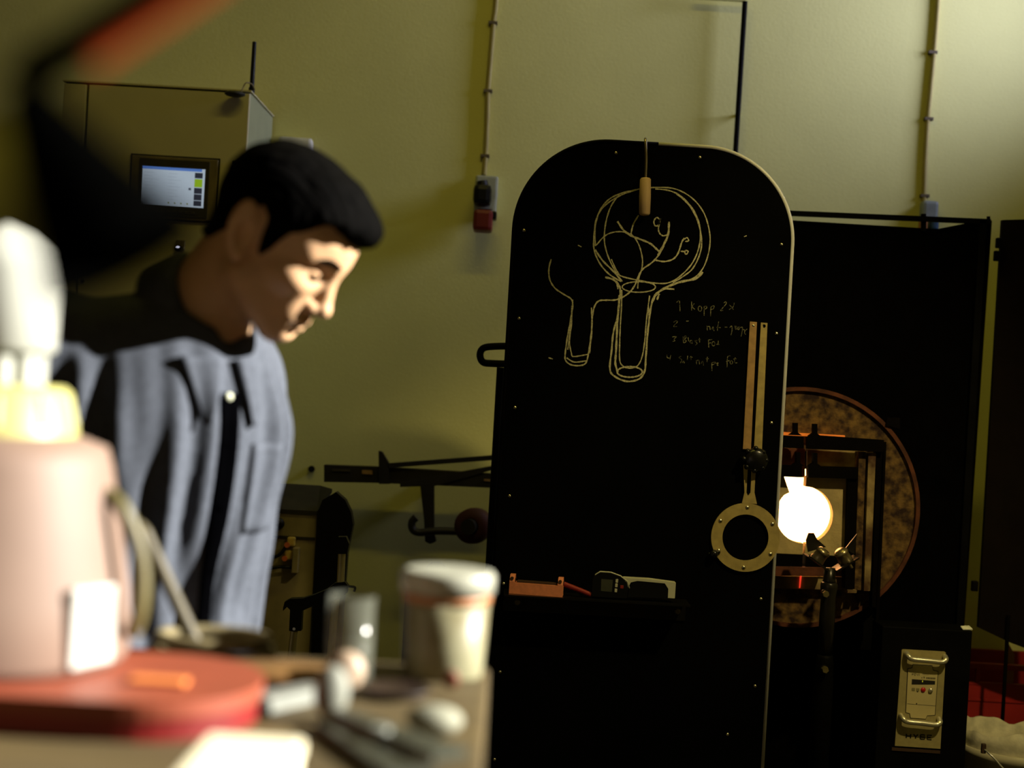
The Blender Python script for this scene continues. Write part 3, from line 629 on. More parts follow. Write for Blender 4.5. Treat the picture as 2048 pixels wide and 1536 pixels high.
for k in range(N):
    a_ = 2 * PI * k / N; e = Vector((math.cos(a_), 0, math.sin(a_)))
    oc.append(fc + e * rad)
    sF = min(hw / max(abs(e.x), 1e-6), hh / max(abs(e.z), 1e-6)); ic.append(hc + e * sF)
G().ring(oc, ic, (0, 0.02, 0)).build('face_plate', 'rust_plate', t)
ro = [fc + (p - fc) * 1.018 + Vector((0, -0.012, 0)) for p in oc]; ri = [fc + (p - fc) * 0.985 + Vector((0, -0.012, 0)) for p in oc]
G().ring(ro, ri, (0, 0.03, 0)).build('rim_band', 'rust_red', t)
G().lathe([(rad * 1.0, 0.021), (rad * 1.0, 0.34), (0.2, 0.35)], fc, (0, 1, 0), 48).build('drum', 'black_steel', t)
for sx in (-0.25, 0.25):
    G().span((fc.x + sx - 0.03, YF + 0.06, 0), (fc.x + sx + 0.03, YF + 0.3, fc.z - 0.25)).build('leg', 'black_steel', t)
# glowing chamber behind the doors
G().lathe([(0.105, 0.045), (0.13, 0.12), (0.12, 0.25), (0.0, 0.28)], P(1608, 1025, YF), (0, 1, 0), 32).build('fire_chamber', mat('fire_glow', (0.8, 0.4, 0.15), 0.9, emit=(1.0, 0.66, 0.27), estr=5.5), t)
# doors: right and left half with half round openings
yd = YF - 0.05; rc2 = 57.0; ccx, ccy = 1609, 1030
def halfcircle(sign, n=20, gap=2.5):
    pts = []
    for k in range(n + 1):
        a_ = -90 + 180 * k / n
        pts.append((ccx + sign * max(gap, rc2 * math.cos(R(a_))), ccy + rc2 * math.sin(R(a_))))
    return pts
rt = [(1612, 952), (1698, 957), (1694, 1112), (1608, 1109)] 
right = [(1613, 953)] + halfcircle(1) + [(1609.5, 1109), (1694, 1112), (1698, 957)]
dr = G().prism([P(x, y, yd) for x, y in right], (0, 0.04, 0)).build('furnace_door', 'fire_brick', t)
left = [(1567, 950), (1579, 985)] + [(x, y) for x, y in halfcircle(-1) if y > 984] + [(1605, 1109), (1524, 1106), (1528, 948)]
dl = G().prism([P(x, y, yd) for x, y in left], (0, 0.04, 0)).build('furnace_door', 'fire_brick', t)
G().prism([P(x, y, YF - 0.005) for x, y in ((1515, 893), (1610, 898), (1610, 955), (1513, 951))], (0, 0.004, 0)).build('lintel_plate', 'rust_red', t)
G().prism([P(x, y, YF - 0.005) for x, y in ((1614, 898), (1716, 902), (1714, 960), (1614, 957))], (0, 0.004, 0)).build('lintel_plate', 'pale_rust', t)
def rod4(name, pts, y0, th, m, par=None): return G().prism([P(x, y, y0) for x, y in pts], (0, th, 0)).build(name, m, par or t)
# cross bars with clamping pins
for (pts, pin) in (
    ([(1520, 869), (1607, 873), (1608, 897), (1519, 893)], (1592, 846, 870)), ([(1615, 874), (1628, 870), (1768, 880), (1767, 904), (1616, 898)], (1631, 848, 872)),
    ([(1520, 927), (1604, 932), (1604, 955), (1519, 951)], (1597, 905, 931)), ([(1616, 932), (1716, 935), (1716, 958), (1616, 955)], (1631, 906, 932))):
    c_ = rod4('crossbar', pts, YF - 0.085, 0.03, 'soot_iron')
    x, y0, y1 = pin
    rod4('clamp_pin', [(x - 4, y0), (x + 4, y0), (x + 4, y1 - 5), (x + 12, y1 + 1), (x - 13, y1), (x - 4, y1 - 6)], YF - 0.084, 0.028, 'soot_iron', c_)
rod4('leak_glow_strip', [(1560, 864), (1690, 871), (1690, 876), (1560, 870)], YF - 0.03, 0.02, mat('leak_glow', (0.2, 0.05, 0.01), 0.8, emit=(1.0, 0.22, 0.02), estr=0.55, scale=9))  # glowing strip stands for fire light leaking above the bar
rod4('jamb', [(1697, 935), (1716, 936), (1708, 1178), (1690, 1177)], YF - 0.075, 0.05, 'soot_iron')
rod4('jamb', [(1718, 904), (1732, 904), (1722, 1180), (1709, 1180)], YF - 0.06, 0.05, 'rust_plate')
rod4('jamb', [(1737, 906), (1752, 906), (1740, 1182), (1728, 1182)], YF - 0.07, 0.05, 'pale_rust')
rod4('jamb', [(1754, 880), (1766, 880), (1752, 1215), (1744, 1215)], YF - 0.065, 0.04, 'soot_iron')
rod4('jamb', [(1768, 884), (1773, 884), (1758, 1240), (1752, 1240)], YF - 0.05, 0.045, 'soot_iron')
rod4('sill_block', [(1518, 1106), (1606, 1110), (1604, 1134), (1516, 1131)], YF - 0.065, 0.05, 'soot_iron')
rod4('sill_block', [(1612, 1110), (1690, 1113), (1688, 1136), (1611, 1134)], YF - 0.065, 0.05, 'soot_iron')
rod4('lower_bar', [(1514, 1133), (1650, 1136), (1649, 1152), (1514, 1150)], YF - 0.085, 0.035, 'rust_red')
rod4('lower_plate', [(1514, 1152), (1690, 1154), (1687, 1180), (1514, 1176)], YF - 0.03, 0.02, 'pale_rust')
rod4('door_pull', [(1696, 1181), (1714, 1181), (1713, 1186), (1695, 1186)], YF - 0.09, 0.03, 'pale_rust')
rod4('hot_crack', [(1600, 1152), (1603.5, 1152), (1600.5, 1176), (1598.5, 1176)], YF - 0.034, 0.003, mat('hot_crack', (0.2, 0.02, 0.01), 0.8, emit=(1.0, 0.05, 0.02), estr=0.8))
rod4('hinge_block', [(1775, 836), (1800, 836), (1800, 858), (1772, 850)], YF - 0.02, 0.03, 'soot_iron')

# ------------------------------------------------------------------ pipe rest with two rollers
d = 4.22; s4 = d / FPX
px0 = P(1660, 1150, d); 
t = thing('pipe_rest', 'black steel pipe rest stand with two angled rollers before the furnace', 'stand', (px0.x, d, 0))
mat('oiled_steel', (0.05, 0.045, 0.035), 0.3, 0.7, var=0.25); mat('roller_steel', (0.42, 0.34, 0.20), 0.3, 0.85, var=0.2, scale=30)
top_ = P(1660, 1135, d)
def vz(y): return P(1660, y, d).z
X = top_.x
G().lathe([(0.0, vz(1135)), (0.016, vz(1136)), (0.0175, vz(1158)), (0.019, vz(1162)), (0.019, vz(1163)), (0.0, vz(1163))], (X, d, 0), n=24).build('swivel_neck', 'oiled_steel', t)
G().lathe([(0.0, vz(1163.5)), (0.020, vz(1164)), (0.0245, vz(1168)), (0.0245, vz(1176)), (0.021, vz(1196)), (0.023, vz(1230)), (0.021, vz(1308)), (0.0, vz(1309))], (X, d, 0), n=24).build('upper_tube', 'oiled_steel', t)
G().lathe([(0.0, vz(1309.5)), (0.0225, vz(1310)), (0.0235, vz(1316)), (0.026, vz(1322)), (0.026, vz(1345)), (0.028, vz(1370)), (0.03, 0.03), (0.0, 0.03)], (X, d, 0), n=24).build('lower_tube', 'black_steel', t)
G().lathe([(0.0, 0.03), (0.04, 0.03), (0.11, 0.02), (0.115, 0.0), (0, 0)], (X, d, 0), n=32).build('base', 'black_steel', t)
for (x, y) in ((1650, 1187), (1649, 1338)):
    c_ = P(x, y, d - 0.03)
    bt = G().cyl(c_ + Vector((0, -0.016, 0)), c_, 0.0095, None, 6, True, False).build('bolt', 'dull_bolt', t)
    G().cyl(c_ + Vector((0, 0, 0)), c_ + Vector((0.0, 0.012, 0)), 0.011).build('nut', 'oiled_steel', bt)
# V saddle: two slanted plates, each with a roller
for sgn, (a_, b_) in ((-1, ((1655, 1138), (1614, 1108))), (1, ((1668, 1138), (1712, 1112)))):
    A = P(*a_, d); B = P(*b_, d); u = (B - A).normalized(); nrm = Vector((-u.z, 0, u.x)) if sgn > 0 else Vector((u.z, 0, -u.x))
    if nrm.z < 0: nrm = -nrm
    pl = G().prism([A + Vector((0, -0.035, 0)), B + Vector((0, -0.035, 0)), B + Vector((0, 0.035, 0)), A + Vector((0, 0.035, 0))], -nrm * 0.005).build('saddle_plate', 'oiled_steel', t)
    up_ = [(1616, 1104), (1612, 1080), (1617, 1066), (1628, 1066), (1634, 1078), (1652, 1094)] if sgn < 0 else [(1690, 1098), (1706, 1078), (1714, 1068), (1712, 1082), (1709, 1108)]
    G().prism([P(x, y, d + 0.03) for x, y in up_], (0, 0.006, 0)).build('guard_ear', 'oiled_steel', pl)
    c0 = A + u * 0.018 + nrm * 0.002; c1 = A + (B - A) * 0.5 + nrm * 0.001
    # roller: barrel with a domed end, axis along plate normal
    G().lathe([(0.0, 0.0), (0.021, 0.0), (0.0225, 0.004), (0.020, 0.012), (0.019, 0.028), (0.021, 0.030), (0.021, 0.034), (0.015, 0.041), (0.0, 0.043)], c1 + u * 0.004, nrm + Vector((0, -0.25, 0)), 22).build('roller', 'roller_steel', pl)
G().cyl(P(1697, 1124, d - 0.03), P(1704, 1136, d - 0.03), 0.004).build('set_screw', 'roller_steel', t)

# ------------------------------------------------------------------ black control box with a bare metal drive panel
d = 4.3
a = P(1765, 1258, d); b = P(1945, 1262, d)
zt = b.z
t = thing('drive_box', 'black floor box carrying a brushed metal speed control panel', 'control box', ((a.x + b.x) / 2, d + 0.06, 0))
G().span((a.x, d, 0), (b.x, d + 0.12, zt), 0.004).build('housing', 'black_steel', t)
mat('brushed_alu', (0.44, 0.37, 0.16), 0.5, 0.25, var=0.06, scale=60); mat('alu_bright', (0.72, 0.68, 0.52), 0.3, 0.7, var=0.05)
mat('ink_black', (0.012, 0.01, 0.006), 0.7); mat('panel_face', (0.56, 0.47, 0.22), 0.55, var=0.05)
q0, q1, q2, q3 = (1803, 1298), (1891, 1303), (1880, 1497), (1789, 1491)
def bil(u, v, off=0.0):
    """point on the panel, u to the right and v downward, both 0..1"""
    x = (q0[0] * (1 - u) + q1[0] * u) * (1 - v) + (q3[0] * (1 - u) + q2[0] * u) * v
    y = (q0[1] * (1 - u) + q1[1] * u) * (1 - v) + (q3[1] * (1 - u) + q2[1] * u) * v
    p = P(x, y, d); p.y = d - 0.004 - off; return p
def flat(name, uvs, off, th, m, par): return G().prism([bil(u, v, off) for u, v in uvs], (0, th, 0)).build(name, m, par)
pn = flat('metal_panel', [(0, 0.01), (0.03, 0), (0.97, 0), (1, 0.01), (1, 1), (0, 1)], 0.0, 0.0038, 'brushed_alu', t)
insert = [(0.28, 0.155), (0.70, 0.155), (0.73, 0.2), (0.84, 0.21), (0.83, 0.655), (0.66, 0.665), (0.63, 0.70), (0.30, 0.70), (0.28, 0.655), (0.19, 0.645), (0.17, 0.20), (0.26, 0.19)]
flat('insert_shadow_gap', [((u - 0.5) * 1.05 + 0.5, (v - 0.43) * 1.03 + 0.43) for u, v in insert], 0.0003, 0.0002, 'ink_black', pn)
fp = flat('drive_face', insert, 0.002, 0.0016, 'panel_face', t)
flat('display', [(0.27, 0.30), (0.79, 0.305), (0.79, 0.342), (0.27, 0.355)], 0.0026, 0.0005, 'ink_black', fp)
flat('display_digit', [(0.50, 0.308), (0.515, 0.308), (0.515, 0.325), (0.50, 0.325)], 0.0029, 0.0002, mat('amber_digit', (0.1, 0.1, 0.02), 0.4, emit=(0.6, 0.55, 0.02), estr=0.6), fp)
c_ = bil(0.535, 0.402, 0.003); G().lathe([(0.0, -0.003), (0.006, -0.0025), (0.0075, 0)], c_, (0, 1, 0), 14).build('stop_button', mat('button_red', (0.5, 0.015, 0.015), 0.4), fp)
c_ = bil(0.70, 0.402, 0.003); G().lathe([(0.0, -0.005), (0.006, -0.0045), (0.0072, 0)], c_, (0, 1, 0), 14).build('dial', 'alu_bright', fp)
flat('green_button', [(0.28, 0.39), (0.35, 0.39), (0.35, 0.42), (0.28, 0.42)], 0.003, 0.0006, mat('button_olive', (0.25, 0.22, 0.09), 0.5), fp)
flat('green_button', [(0.38, 0.39), (0.45, 0.39), (0.45, 0.42), (0.38, 0.42)], 0.003, 0.0006, 'button_olive', fp)
flat('cover_line', [(0.20, 0.555), (0.83, 0.56), (0.83, 0.564), (0.20, 0.559)], 0.0022, 0.0002, 'ink_black', fp)
for (u, v) in ((0.41, 0.427), (0.41, 0.55)): G().cyl(bil(u, v, 0.0021), bil(u, v, 0.0023), 0.002, None, 8).build('screw_dot', 'ink_black', fp)
def ink(strokes, u0, v0, su, sv, wdt, name, par, off=0.0021):
    g = G()
    for st in strokes: g.ribbon([bil(u0 + su * x, v0 + sv * y, off) for x, y in st], wdt, (0, -1, 0), 0.0002)
    o = g.build(name, 'ink_black', par); o['kind'] = 'stuff'; return o
HY = {'H': [[(0, 0), (0, 1)], [(0.75, 0), (0.75, 1)], [(0, 0.5), (0.75, 0.5)]], 'Y': [[(0, 0), (0.4, 0.5), (0.8, 0)], [(0.4, 0.5), (0.4, 1)]],
      'B': [[(0, 0), (0, 1)], [(0, 0), (0.7, 0), (0.7, 0.5), (0, 0.5)], [(0.7, 0.5), (0.72, 1), (0, 1)]], 'E': [[(0.75, 0), (0, 0), (0, 1), (0.75, 1)], [(0, 0.5), (0.6, 0.5)]]}
for k, ch in enumerate('HYBE'): ink(HY[ch], 0.235 + 0.155 * k, 0.868, 0.125, 0.045, 0.0042, 'letter', pn, 0.0002)
ink([[(0, 1), (0, 0), (0.6, 0), (0.6, 0.5), (0, 0.5)], [(1, 0), (1.6, 0)], [(1, 0.5), (1.5, 0.5)], [(1, 1), (1.6, 1)], [(2, 0), (2.5, 1), (2.8, 0)], [(3.2, 0), (3.2, 1)]], 0.265, 0.243, 0.05, 0.018, 0.0014, 'print_line', fp)
ink([[(0, 0), (0, 1)], [(0.6, 0), (1.4, 0)], [(1, 0), (1, 1)]] + [[(2 + k * 0.7, 0), (2.5 + k * 0.7, 1)] for k in range(6)] + [[(2.5 + k * 0.7, 0), (2 + k * 0.7, 1)] for k in range(6)], 0.49, 0.272, 0.05, 0.016, 0.0014, 'print_line', fp)
ink([[(0, 0), (5, 0)], [(0, 1), (3.4, 1)]], 0.5, 0.238, 0.04, 0.008, 0.0006, 'print_line', fp)
# two bow handles
for (va, vb, ua, ub) in ((0.035, 0.072, 0.10, 0.98), (0.68, 0.715, 0.08, 0.93)):
    A, B = bil(ua, va, 0.0), bil(ub, va + 0.012, 0.0); dn = bil(ua, vb + 0.01, 0) - bil(ua, va, 0)
    pts = [A, A + dn * 0.4 + Vector((0.002, -0.02, 0)), A + dn + Vector((0.014, -0.024, 0)), (A + B) / 2 + dn + Vector((0, -0.025, 0)), B + dn + Vector((-0.014, -0.024, 0)), B + dn * 0.4 + Vector((-0.002, -0.02, 0)), B]
    G().tube(smooth_path(pts, 6), 0.0078, 12).build('bow_handle', 'alu_bright', pn)
G().prism([bil(-0.06, 1.02, 0.0), bil(1.0, 1.02, 0.0), bil(1.0, 1.05, 0.0), bil(-0.06, 1.05, 0.0)], (0, 0.0035, 0)).build('lower_lip', 'umber', t)
# paper scrap on the box
o = G().prism([P(1921, 1257, d + 0.01), P(1938, 1256, d + 0.04), P(1945, 1263, d + 0.02), P(1926, 1263, d + 0.004)], (0, 0, 0.003)).build('paper_scrap', mat('paper', (0.8, 0.8, 0.66), 0.8))
o.location.z = zt + 0.0003
tag(o, 'small white paper scrap on the corner of the black box', 'paper')

# ------------------------------------------------------------------ crate, bucket, timber at the right edge
d = 5.05
a = P(1915, 1322, d); b = P(2130, 1340, d)
mat('crate_red', (0.36, 0.016, 0.014), 0.5, var=0.1)
t = thing('plastic_crate', 'red plastic crate with slotted rim behind the white bucket', 'crate', ((a.x + b.x) / 2, d + 0.15, 0))
zt, zb = (a.z + b.z) / 2, 0.02
x0, x1 = a.x, b.x + 0.1
G().span((x0, d, zt - 0.018), (x1, d + 0.03, zt)).build('rim', 'crate_red', t)
G().span((x0, d + 0.004, zb), (x1, d + 0.02, zt - 0.075)).build('front_wall', 'crate_red', t)
G().span((x0, d + 0.3, zb), (x1, d + 0.32, zt)).build('back_wall', 'crate_red', t)
G().span((x0, d + 0.021, 0.0), (x1, d + 0.299, 0.02)).build('bottom', 'crate_red', t)
for s_ in (x0, x1 - 0.016): G().span((s_, d + 0.031, zb), (s_ + 0.016, d + 0.299, zt)).build('end_wall', 'crate_red', t)
xx = x0
for k, w_ in enumerate((0.07, 0.03, 0.16, 0.03, 0.16, 0.03)):
    if k % 2 == 1 or k == 0: G().span((xx, d + 0.005, zt - 0.0745), (xx + (0.012 if k else 0.012), d + 0.02, zt - 0.0185)).build('rib', 'crate_red', t)
    xx += w_
G().span((x0, d + 0.002, zt - 0.0745), (x1, d + 0.022, zt - 0.066)).build('slot_edge', 'crate_red', t)
G().span((x0, d + 0.0, zt - 0.13), (x1, d + 0.0035, zt - 0.122)).build('step_line', 'crate_red', t)
o = G().prism([P(2015, 1283, d + 0.1), P(2030, 1296, d + 0.1), P(2028, 1430, d + 0.1), P(2013, 1430, d + 0.1)], (0, 0.03, 0)).build('timber_offcut', mat('timber', (0.42, 0.2, 0.06), 0.7))
tag(o, 'short upright timber offcut standing in the red crate', 'timber')
o.location.z = 0.021; o.scale.z = (P(2020, 1283, d + 0.1).z - 0.021) / o.dimensions.z
d = 4.55
bc = P(2030, 1470, d); zr = P(2030, 1492, d).z
mat('bucket_white', (0.55, 0.50, 0.34), 0.5, var=0.12, scale=8)
t = thing('bucket', 'white plastic bucket with wire handle and crumpled liner', 'bucket', (bc.x, d, 0))
G().lathe([(0.0, 0.004), (0.125, 0.0), (0.128, 0.01), (0.155, zr - 0.03), (0.168, zr - 0.03), (0.170, zr), (0.163, zr + 0.002), (0.152, zr - 0.01), (0.128, 0.02), (0.0, 0.02)], (bc.x, d, 0), n=48).build('shell', 'bucket_white', t)
g = G(); nn = 60; vs_ = []
for k in range(nn):
    a_ = 2 * PI * k / nn; wob = 0.010 * math.sin(3 * a_ + 0.6) + 0.006 * math.sin(7 * a_ + 2) + 0.003 * math.sin(13 * a_)
    for (rr, zz) in ((0.157, zr - 0.02), (0.160 + wob * 0.1, zr + 0.02), (0.156 + wob * 0.4, zr + 0.055 + wob), (0.150 + wob * 0.4, zr + 0.053 + wob), (0.150, zr - 0.04)):
        vs_.append((bc.x + rr * math.cos(a_), d + rr * math.sin(a_), zz))
g.add(vs_, [(k * 5 + j, ((k + 1) % nn) * 5 + j, ((k + 1) % nn) * 5 + j + 1, k * 5 + j + 1) for k in range(nn) for j in range(4)], True)
g.build('liner', mat('liner_film', (0.62, 0.57, 0.42), 0.6, var=0.15, scale=25, bump=0.3), t)
e0 = P(1967, 1497, d - 0.145); e1 = P(2030, 1552, d - 0.19)
G().tube(smooth_path([e0, P(1985, 1513, d - 0.17), e1, P(2110, 1540, d - 0.16), P(2125, 1510, d - 0.1)], 6), 0.003, 8).build('bail', mat('wire_pale', (0.6, 0.58, 0.55), 0.35, 0.7), t)
G().box(e0, (0.014, 0.012, 0.03), None, 0.003).build('bail_lug', 'umber', t)

# ------------------------------------------------------------------ implicit surfaces for the figure
def surface_net(fn, mn, mx, h):
    mn = np.array(mn, float); mx = np.array(mx, float)
    n = np.ceil((mx - mn) / h).astype(int) + 1
    ax = [mn[i] + h * np.arange(n[i]) for i in range(3)]
    X_, Y_, Z_ = np.meshgrid(*ax, indexing='ij')
    F = fn(X_.astype(np.float32), Y_.astype(np.float32), Z_.astype(np.float32)).astype(np.float32)
    S_ = F < 0
    acc = np.zeros(tuple(n - 1) + (3,), np.float32); cnt = np.zeros(tuple(n - 1), np.float32)
    offs = [(i, j, k) for i in (0, 1) for j in (0, 1) for k in (0, 1)]
    def sub(A, o): return A[o[0]:A.shape[0] - 1 + o[0], o[1]:A.shape[1] - 1 + o[1], o[2]:A.shape[2] - 1 + o[2]]
    for o in offs:
        for a in range(3):
            if o[a]: continue
            o2 = list(o); o2[a] = 1
            f0, f1 = sub(F, o), sub(F, o2); cr_ = (f0 < 0) != (f1 < 0)
            tt = np.where(cr_, f0 / np.where(cr_, f0 - f1, 1), 0)
            for b in range(3):
                acc[..., b] += np.where(cr_, (tt if b == a else o[b]), 0)
            cnt += cr_
    act = cnt > 0; idx = -np.ones(act.shape, np.int64); ii = np.argwhere(act); idx[act] = np.arange(len(ii))
    V = mn + h * (ii + acc[act] / cnt[act][:, None])
    faces = []
    for a in range(3):
        b, c = (a + 1) % 3, (a + 2) % 3
        sl0 = [slice(None)] * 3; sl1 = [slice(None)] * 3; sl0[a] = slice(0, -1); sl1[a] = slice(1, None)
        s0, s1 = S_[tuple(sl0)], S_[tuple(sl1)]
        e = np.argwhere(s0 != s1); fl = s0[tuple(e.T)]
        ok = (e[:, b] > 0) & (e[:, c] > 0) & (e[:, b] < n[b] - 1) & (e[:, c] < n[c] - 1); e = e[ok]; fl = fl[ok]
        q = []
        for db, dc in ((-1, -1), (0, -1), (0, 0), (-1, 0)):
            t_ = e.copy(); t_[:, b] += db; t_[:, c] += dc; q.append(idx[tuple(t_.T)])
        q = np.stack(q, 1); q[~fl] = q[~fl][:, ::-1]; faces.append(q)
    return V, np.concatenate(faces)
def smin(a, b, k):
    h_ = np.clip(0.5 + 0.5 * (b - a) / k, 0, 1); return b + (a - b) * h_ - k * h_ * (1 - h_)
def smax(a, b, k): return -smin(-a, -b, k)
def ell_sdf(x, y, z, c, r):
    a, b, d_ = (x - c[0]) / r[0], (y - c[1]) / r[1], (z - c[2]) / r[2]
    k0 = np.sqrt(a * a + b * b + d_ * d_) + 1e-9
    k1 = np.sqrt((a / r[0]) ** 2 + (b / r[1]) ** 2 + (d_ / r[2]) ** 2) + 1e-9
    return k0 * (k0 - 1) / k1
def cap_sdf(x, y, z, a, b, ra, rb=None):
    rb = ra if rb is None else rb
    d_ = np.array(b, float) - np.array(a, float); L2 = (d_ ** 2).sum() + 1e-12
    t_ = np.clip(((x - a[0]) * d_[0] + (y - a[1]) * d_[1] + (z - a[2]) * d_[2]) / L2, 0, 1)
    return np.sqrt((x - a[0] - t_ * d_[0]) ** 2 + (y - a[1] - t_ * d_[1]) ** 2 + (z - a[2] - t_ * d_[2]) ** 2) - (ra + (rb - ra) * t_)
def wave(x, y, z, f, s0=0.0):
    return (np.sin(f * x + 1.3 * np.sin(f * 0.7 * y + s0) + s0) + np.sin(f * 1.13 * y + 1.1 * np.sin(f * 0.8 * z + 2 * s0)) + np.sin(f * 0.93 * z + 1.2 * np.sin(f * 0.9 * x - s0))) / 3

# ---- head pose (local: x forward out of the face, y to his left, z up)
YAW, PIT, ROL, HS = R(13), R(37), R(3), 1.06
Mh = (Matrix.Rotation(-YAW, 3, 'Z') @ Matrix.Rotation(PIT, 3, 'Y') @ Matrix.Rotation(ROL, 3, 'X'))
HEAD_D = 2.05
HO = P(562, 468, HEAD_D)           # middle of the head, between the ears
def h2w(V): return (np.array(V) * HS) @ np.array(Mh).T + np.array(HO)
def w2h(p): return (np.array(Mh).T @ (np.array(p) - np.array(HO))) / HS
NB_W = P(398, 632, 2.10)           # base of the neck
nb_h = w2h(NB_W)
def head_sdf(x, y, z):
    ay = np.abs(y)
    d = ell_sdf(x, y, z, (-0.006, 0, 0.028), (0.096, 0.077, 0.077))
    d = smin(d, ell_sdf(x, y, z, (0.034, 0, 0.018), (0.062, 0.066, 0.072)), 0.03)
    d = smin(d, ell_sdf(x, y, z, (0.036, 0, -0.045), (0.056, 0.056, 0.062)), 0.03)
    d = smin(d, cap_sdf(x, ay, z, (0.004, 0.050, -0.066), (0.072, 0.016, -0.099), 0.017, 0.015), 0.028)
    d = smin(d, ell_sdf(x, y, z, (0.077, 0, -0.101), (0.018, 0.022, 0.016)), 0.02)
    d = smin(d, ell_sdf(x, ay, z, (0.060, 0.047, -0.024), (0.024, 0.021, 0.017)), 0.02)
    d = smin(d, cap_sdf(x, ay, z, (0.086, 0.008, 0.016), (0.066, 0.050, 0.016), 0.010, 0.009), 0.014)
    d = smin(d, ell_sdf(x, y, z, (0.082, 0, -0.070), (0.021, 0.030, 0.027)), 0.018)
    d = smax(d, -ell_sdf(x, ay, z, (0.104, 0.032, -0.003), (0.022, 0.021, 0.0125)), 0.012)      # eye sockets
    d = smin(d, ell_sdf(x, ay, z, (0.0735, 0.031, -0.002), (0.0155, 0.0165, 0.0125)), 0.004)    # lids over the eyes
    d = smax(d, -cap_sdf(x, ay, z, (0.0935, 0.018, 0.0065), (0.082, 0.046, 0.0065), 0.0016), 0.003)  # lid crease
    d = smin(d, cap_sdf(x, y, z, (0.090, 0, 0.008), (0.1085, 0, -0.036), 0.0075, 0.0105), 0.012)     # nose
    d = smin(d, ell_sdf(x, y, z, (0.110, 0, -0.0405), (0.0125, 0.0125, 0.0105)), 0.006)
    d = smin(d, ell_sdf(x, ay, z, (0.0985, 0.0125, -0.0455), (0.0115, 0.0085, 0.0085)), 0.005)
    d = smax(d, -ell_sdf(x, ay, z, (0.1035, 0.0065, -0.054), (0.006, 0.0038, 0.0055)), 0.003)
    d = smin(d, cap_sdf(x, ay, z, (0.1005, 0.004, -0.0685), (0.0875, 0.024, -0.0735), 0.0055, 0.003), 0.006)
    d = smin(d, cap_sdf(x, ay, z, (0.0985, 0.0, -0.0815), (0.0865, 0.021, -0.0775), 0.0068, 0.003), 0.006)
    d = smax(d, -cap_sdf(x, ay, z, (0.1085, 0.0, -0.0748), (0.0885, 0.0275, -0.0752), 0.0022), 0.003)
    d = smax(d, -ell_sdf(x, y, z, (0.106, 0, -0.0905), (0.012, 0.02, 0.005)), 0.008)
    # neck
    nk = cap_sdf(x, y, z, (-0.028, 0, -0.045), tuple(nb_h + np.array([0.0, 0, -0.005])), 0.053, 0.060)
    d = smin(d, nk, 0.022)
    d = smin(d, cap_sdf(x, y, z, (0.02, 0.0, -0.095), tuple(nb_h + np.array([0.035, 0, 0.0])), 0.016, 0.02), 0.02)
    # ears
    ca, sa = math.cos(R(30)), -math.sin(R(30)); ex, ey, ez = x + 0.006, ay - 0.078, z + 0.014
    tx = ex * ca + ey * sa; ty = -ex * sa + ey * ca; tz = ez + 0.25 * ex; tx = tx + 0.18 * ez
    er = ell_sdf(tx, ty, tz, (-0.008, 0, 0.003), (0.021, 0.0068, 0.036))
    er = smin(er, ell_sdf(tx, ty, tz, (-0.002, 0, -0.026), (0.009, 0.005, 0.010)), 0.008)
    er = smax(er, -ell_sdf(tx, ty, tz, (-0.003, 0.009, -0.001), (0.0125, 0.0115, 0.020)), 0.003)
    er = smax(er, -cap_sdf(tx, ty, tz, (-0.018, 0.009, 0.002), (-0.008, 0.009, 0.026), 0.0046), 0.003)
    return smin(d, er, 0.006)
def hair_region(x, y, z):
    hl = np.interp(x, [-0.14, -0.095, -0.065, -0.040, -0.026, -0.012, 0.006, 0.014, 0.020, 0.030, 0.040, 0.052, 0.066, 0.082, 0.098, 0.12],
                   [-0.075, -0.072, -0.055, -0.035, 0.000, 0.026, 0.022, -0.016, -0.024, -0.008, 0.026, 0.044, 0.060, 0.069, 0.070, 0.070])
    return hl - z
def hair_sdf(x, y, z):
    base = ell_sdf(x, y, z, (-0.006, 0, 0.028), (0.096, 0.077, 0.077))
    base = smin(base, ell_sdf(x, y, z, (0.034, 0, 0.018), (0.062, 0.066, 0.072)), 0.03)
    base = smin(base, cap_sdf(x, y, z, (-0.028, 0, -0.045), tuple(nb_h), 0.053, 0.060), 0.022)
    th = 0.008 + 0.007 * np.clip((z - 0.02) / 0.08, 0, 1) + 0.006 * np.clip((x - 0.02) / 0.06, 0, 1) * np.clip((z - 0.04) / 0.04, 0, 1)
    n_ = 0.0012 * wave(x * 0.5, y * 2.5, z * 0.6, 160.0, 0.4) + 0.0012 * wave(x * 0.4, y * 3.0, z * 0.5, 330.0, 1.4)
    d = base - th + n_
    reg = hair_region(x, y, z + 0.004 * np.sin(260 * y) + 0.003 * np.sin(170 * x))
    d = smax(d, reg * 0.75, 0.008)
    # fringe brushed forward over the far side of the brow
    fr = ell_sdf(x, y, z, (0.084, 0.010, 0.074), (0.023, 0.05, 0.026)) + n_
    d = smin(d, fr, 0.012)
    return smax(d, -(base + 0.006), 0.004)
Vh, Fh = surface_net(head_sdf, (-0.16, -0.11, -0.24), (0.14, 0.11, 0.13), 0.0023)
Vhair, Fhair = surface_net(hair_sdf, (-0.14, -0.115, -0.10), (0.145, 0.115, 0.16), 0.0025)
def to_mesh(name, V, Fc, m, parent, smooth=True):
    o0 = np.array(parent.matrix_world.translation)
    me = bpy.data.meshes.new(name); me.from_pydata((V - o0).tolist(), [], Fc.tolist())
    me.polygons.foreach_set('use_smooth', [smooth] * len(Fc)); me.materials.append(MATS[m]); me.update()
    o = bpy.data.objects.new(name, me); COL.objects.link(o); o.parent = parent
    bpy.context.view_layer.update(); return o

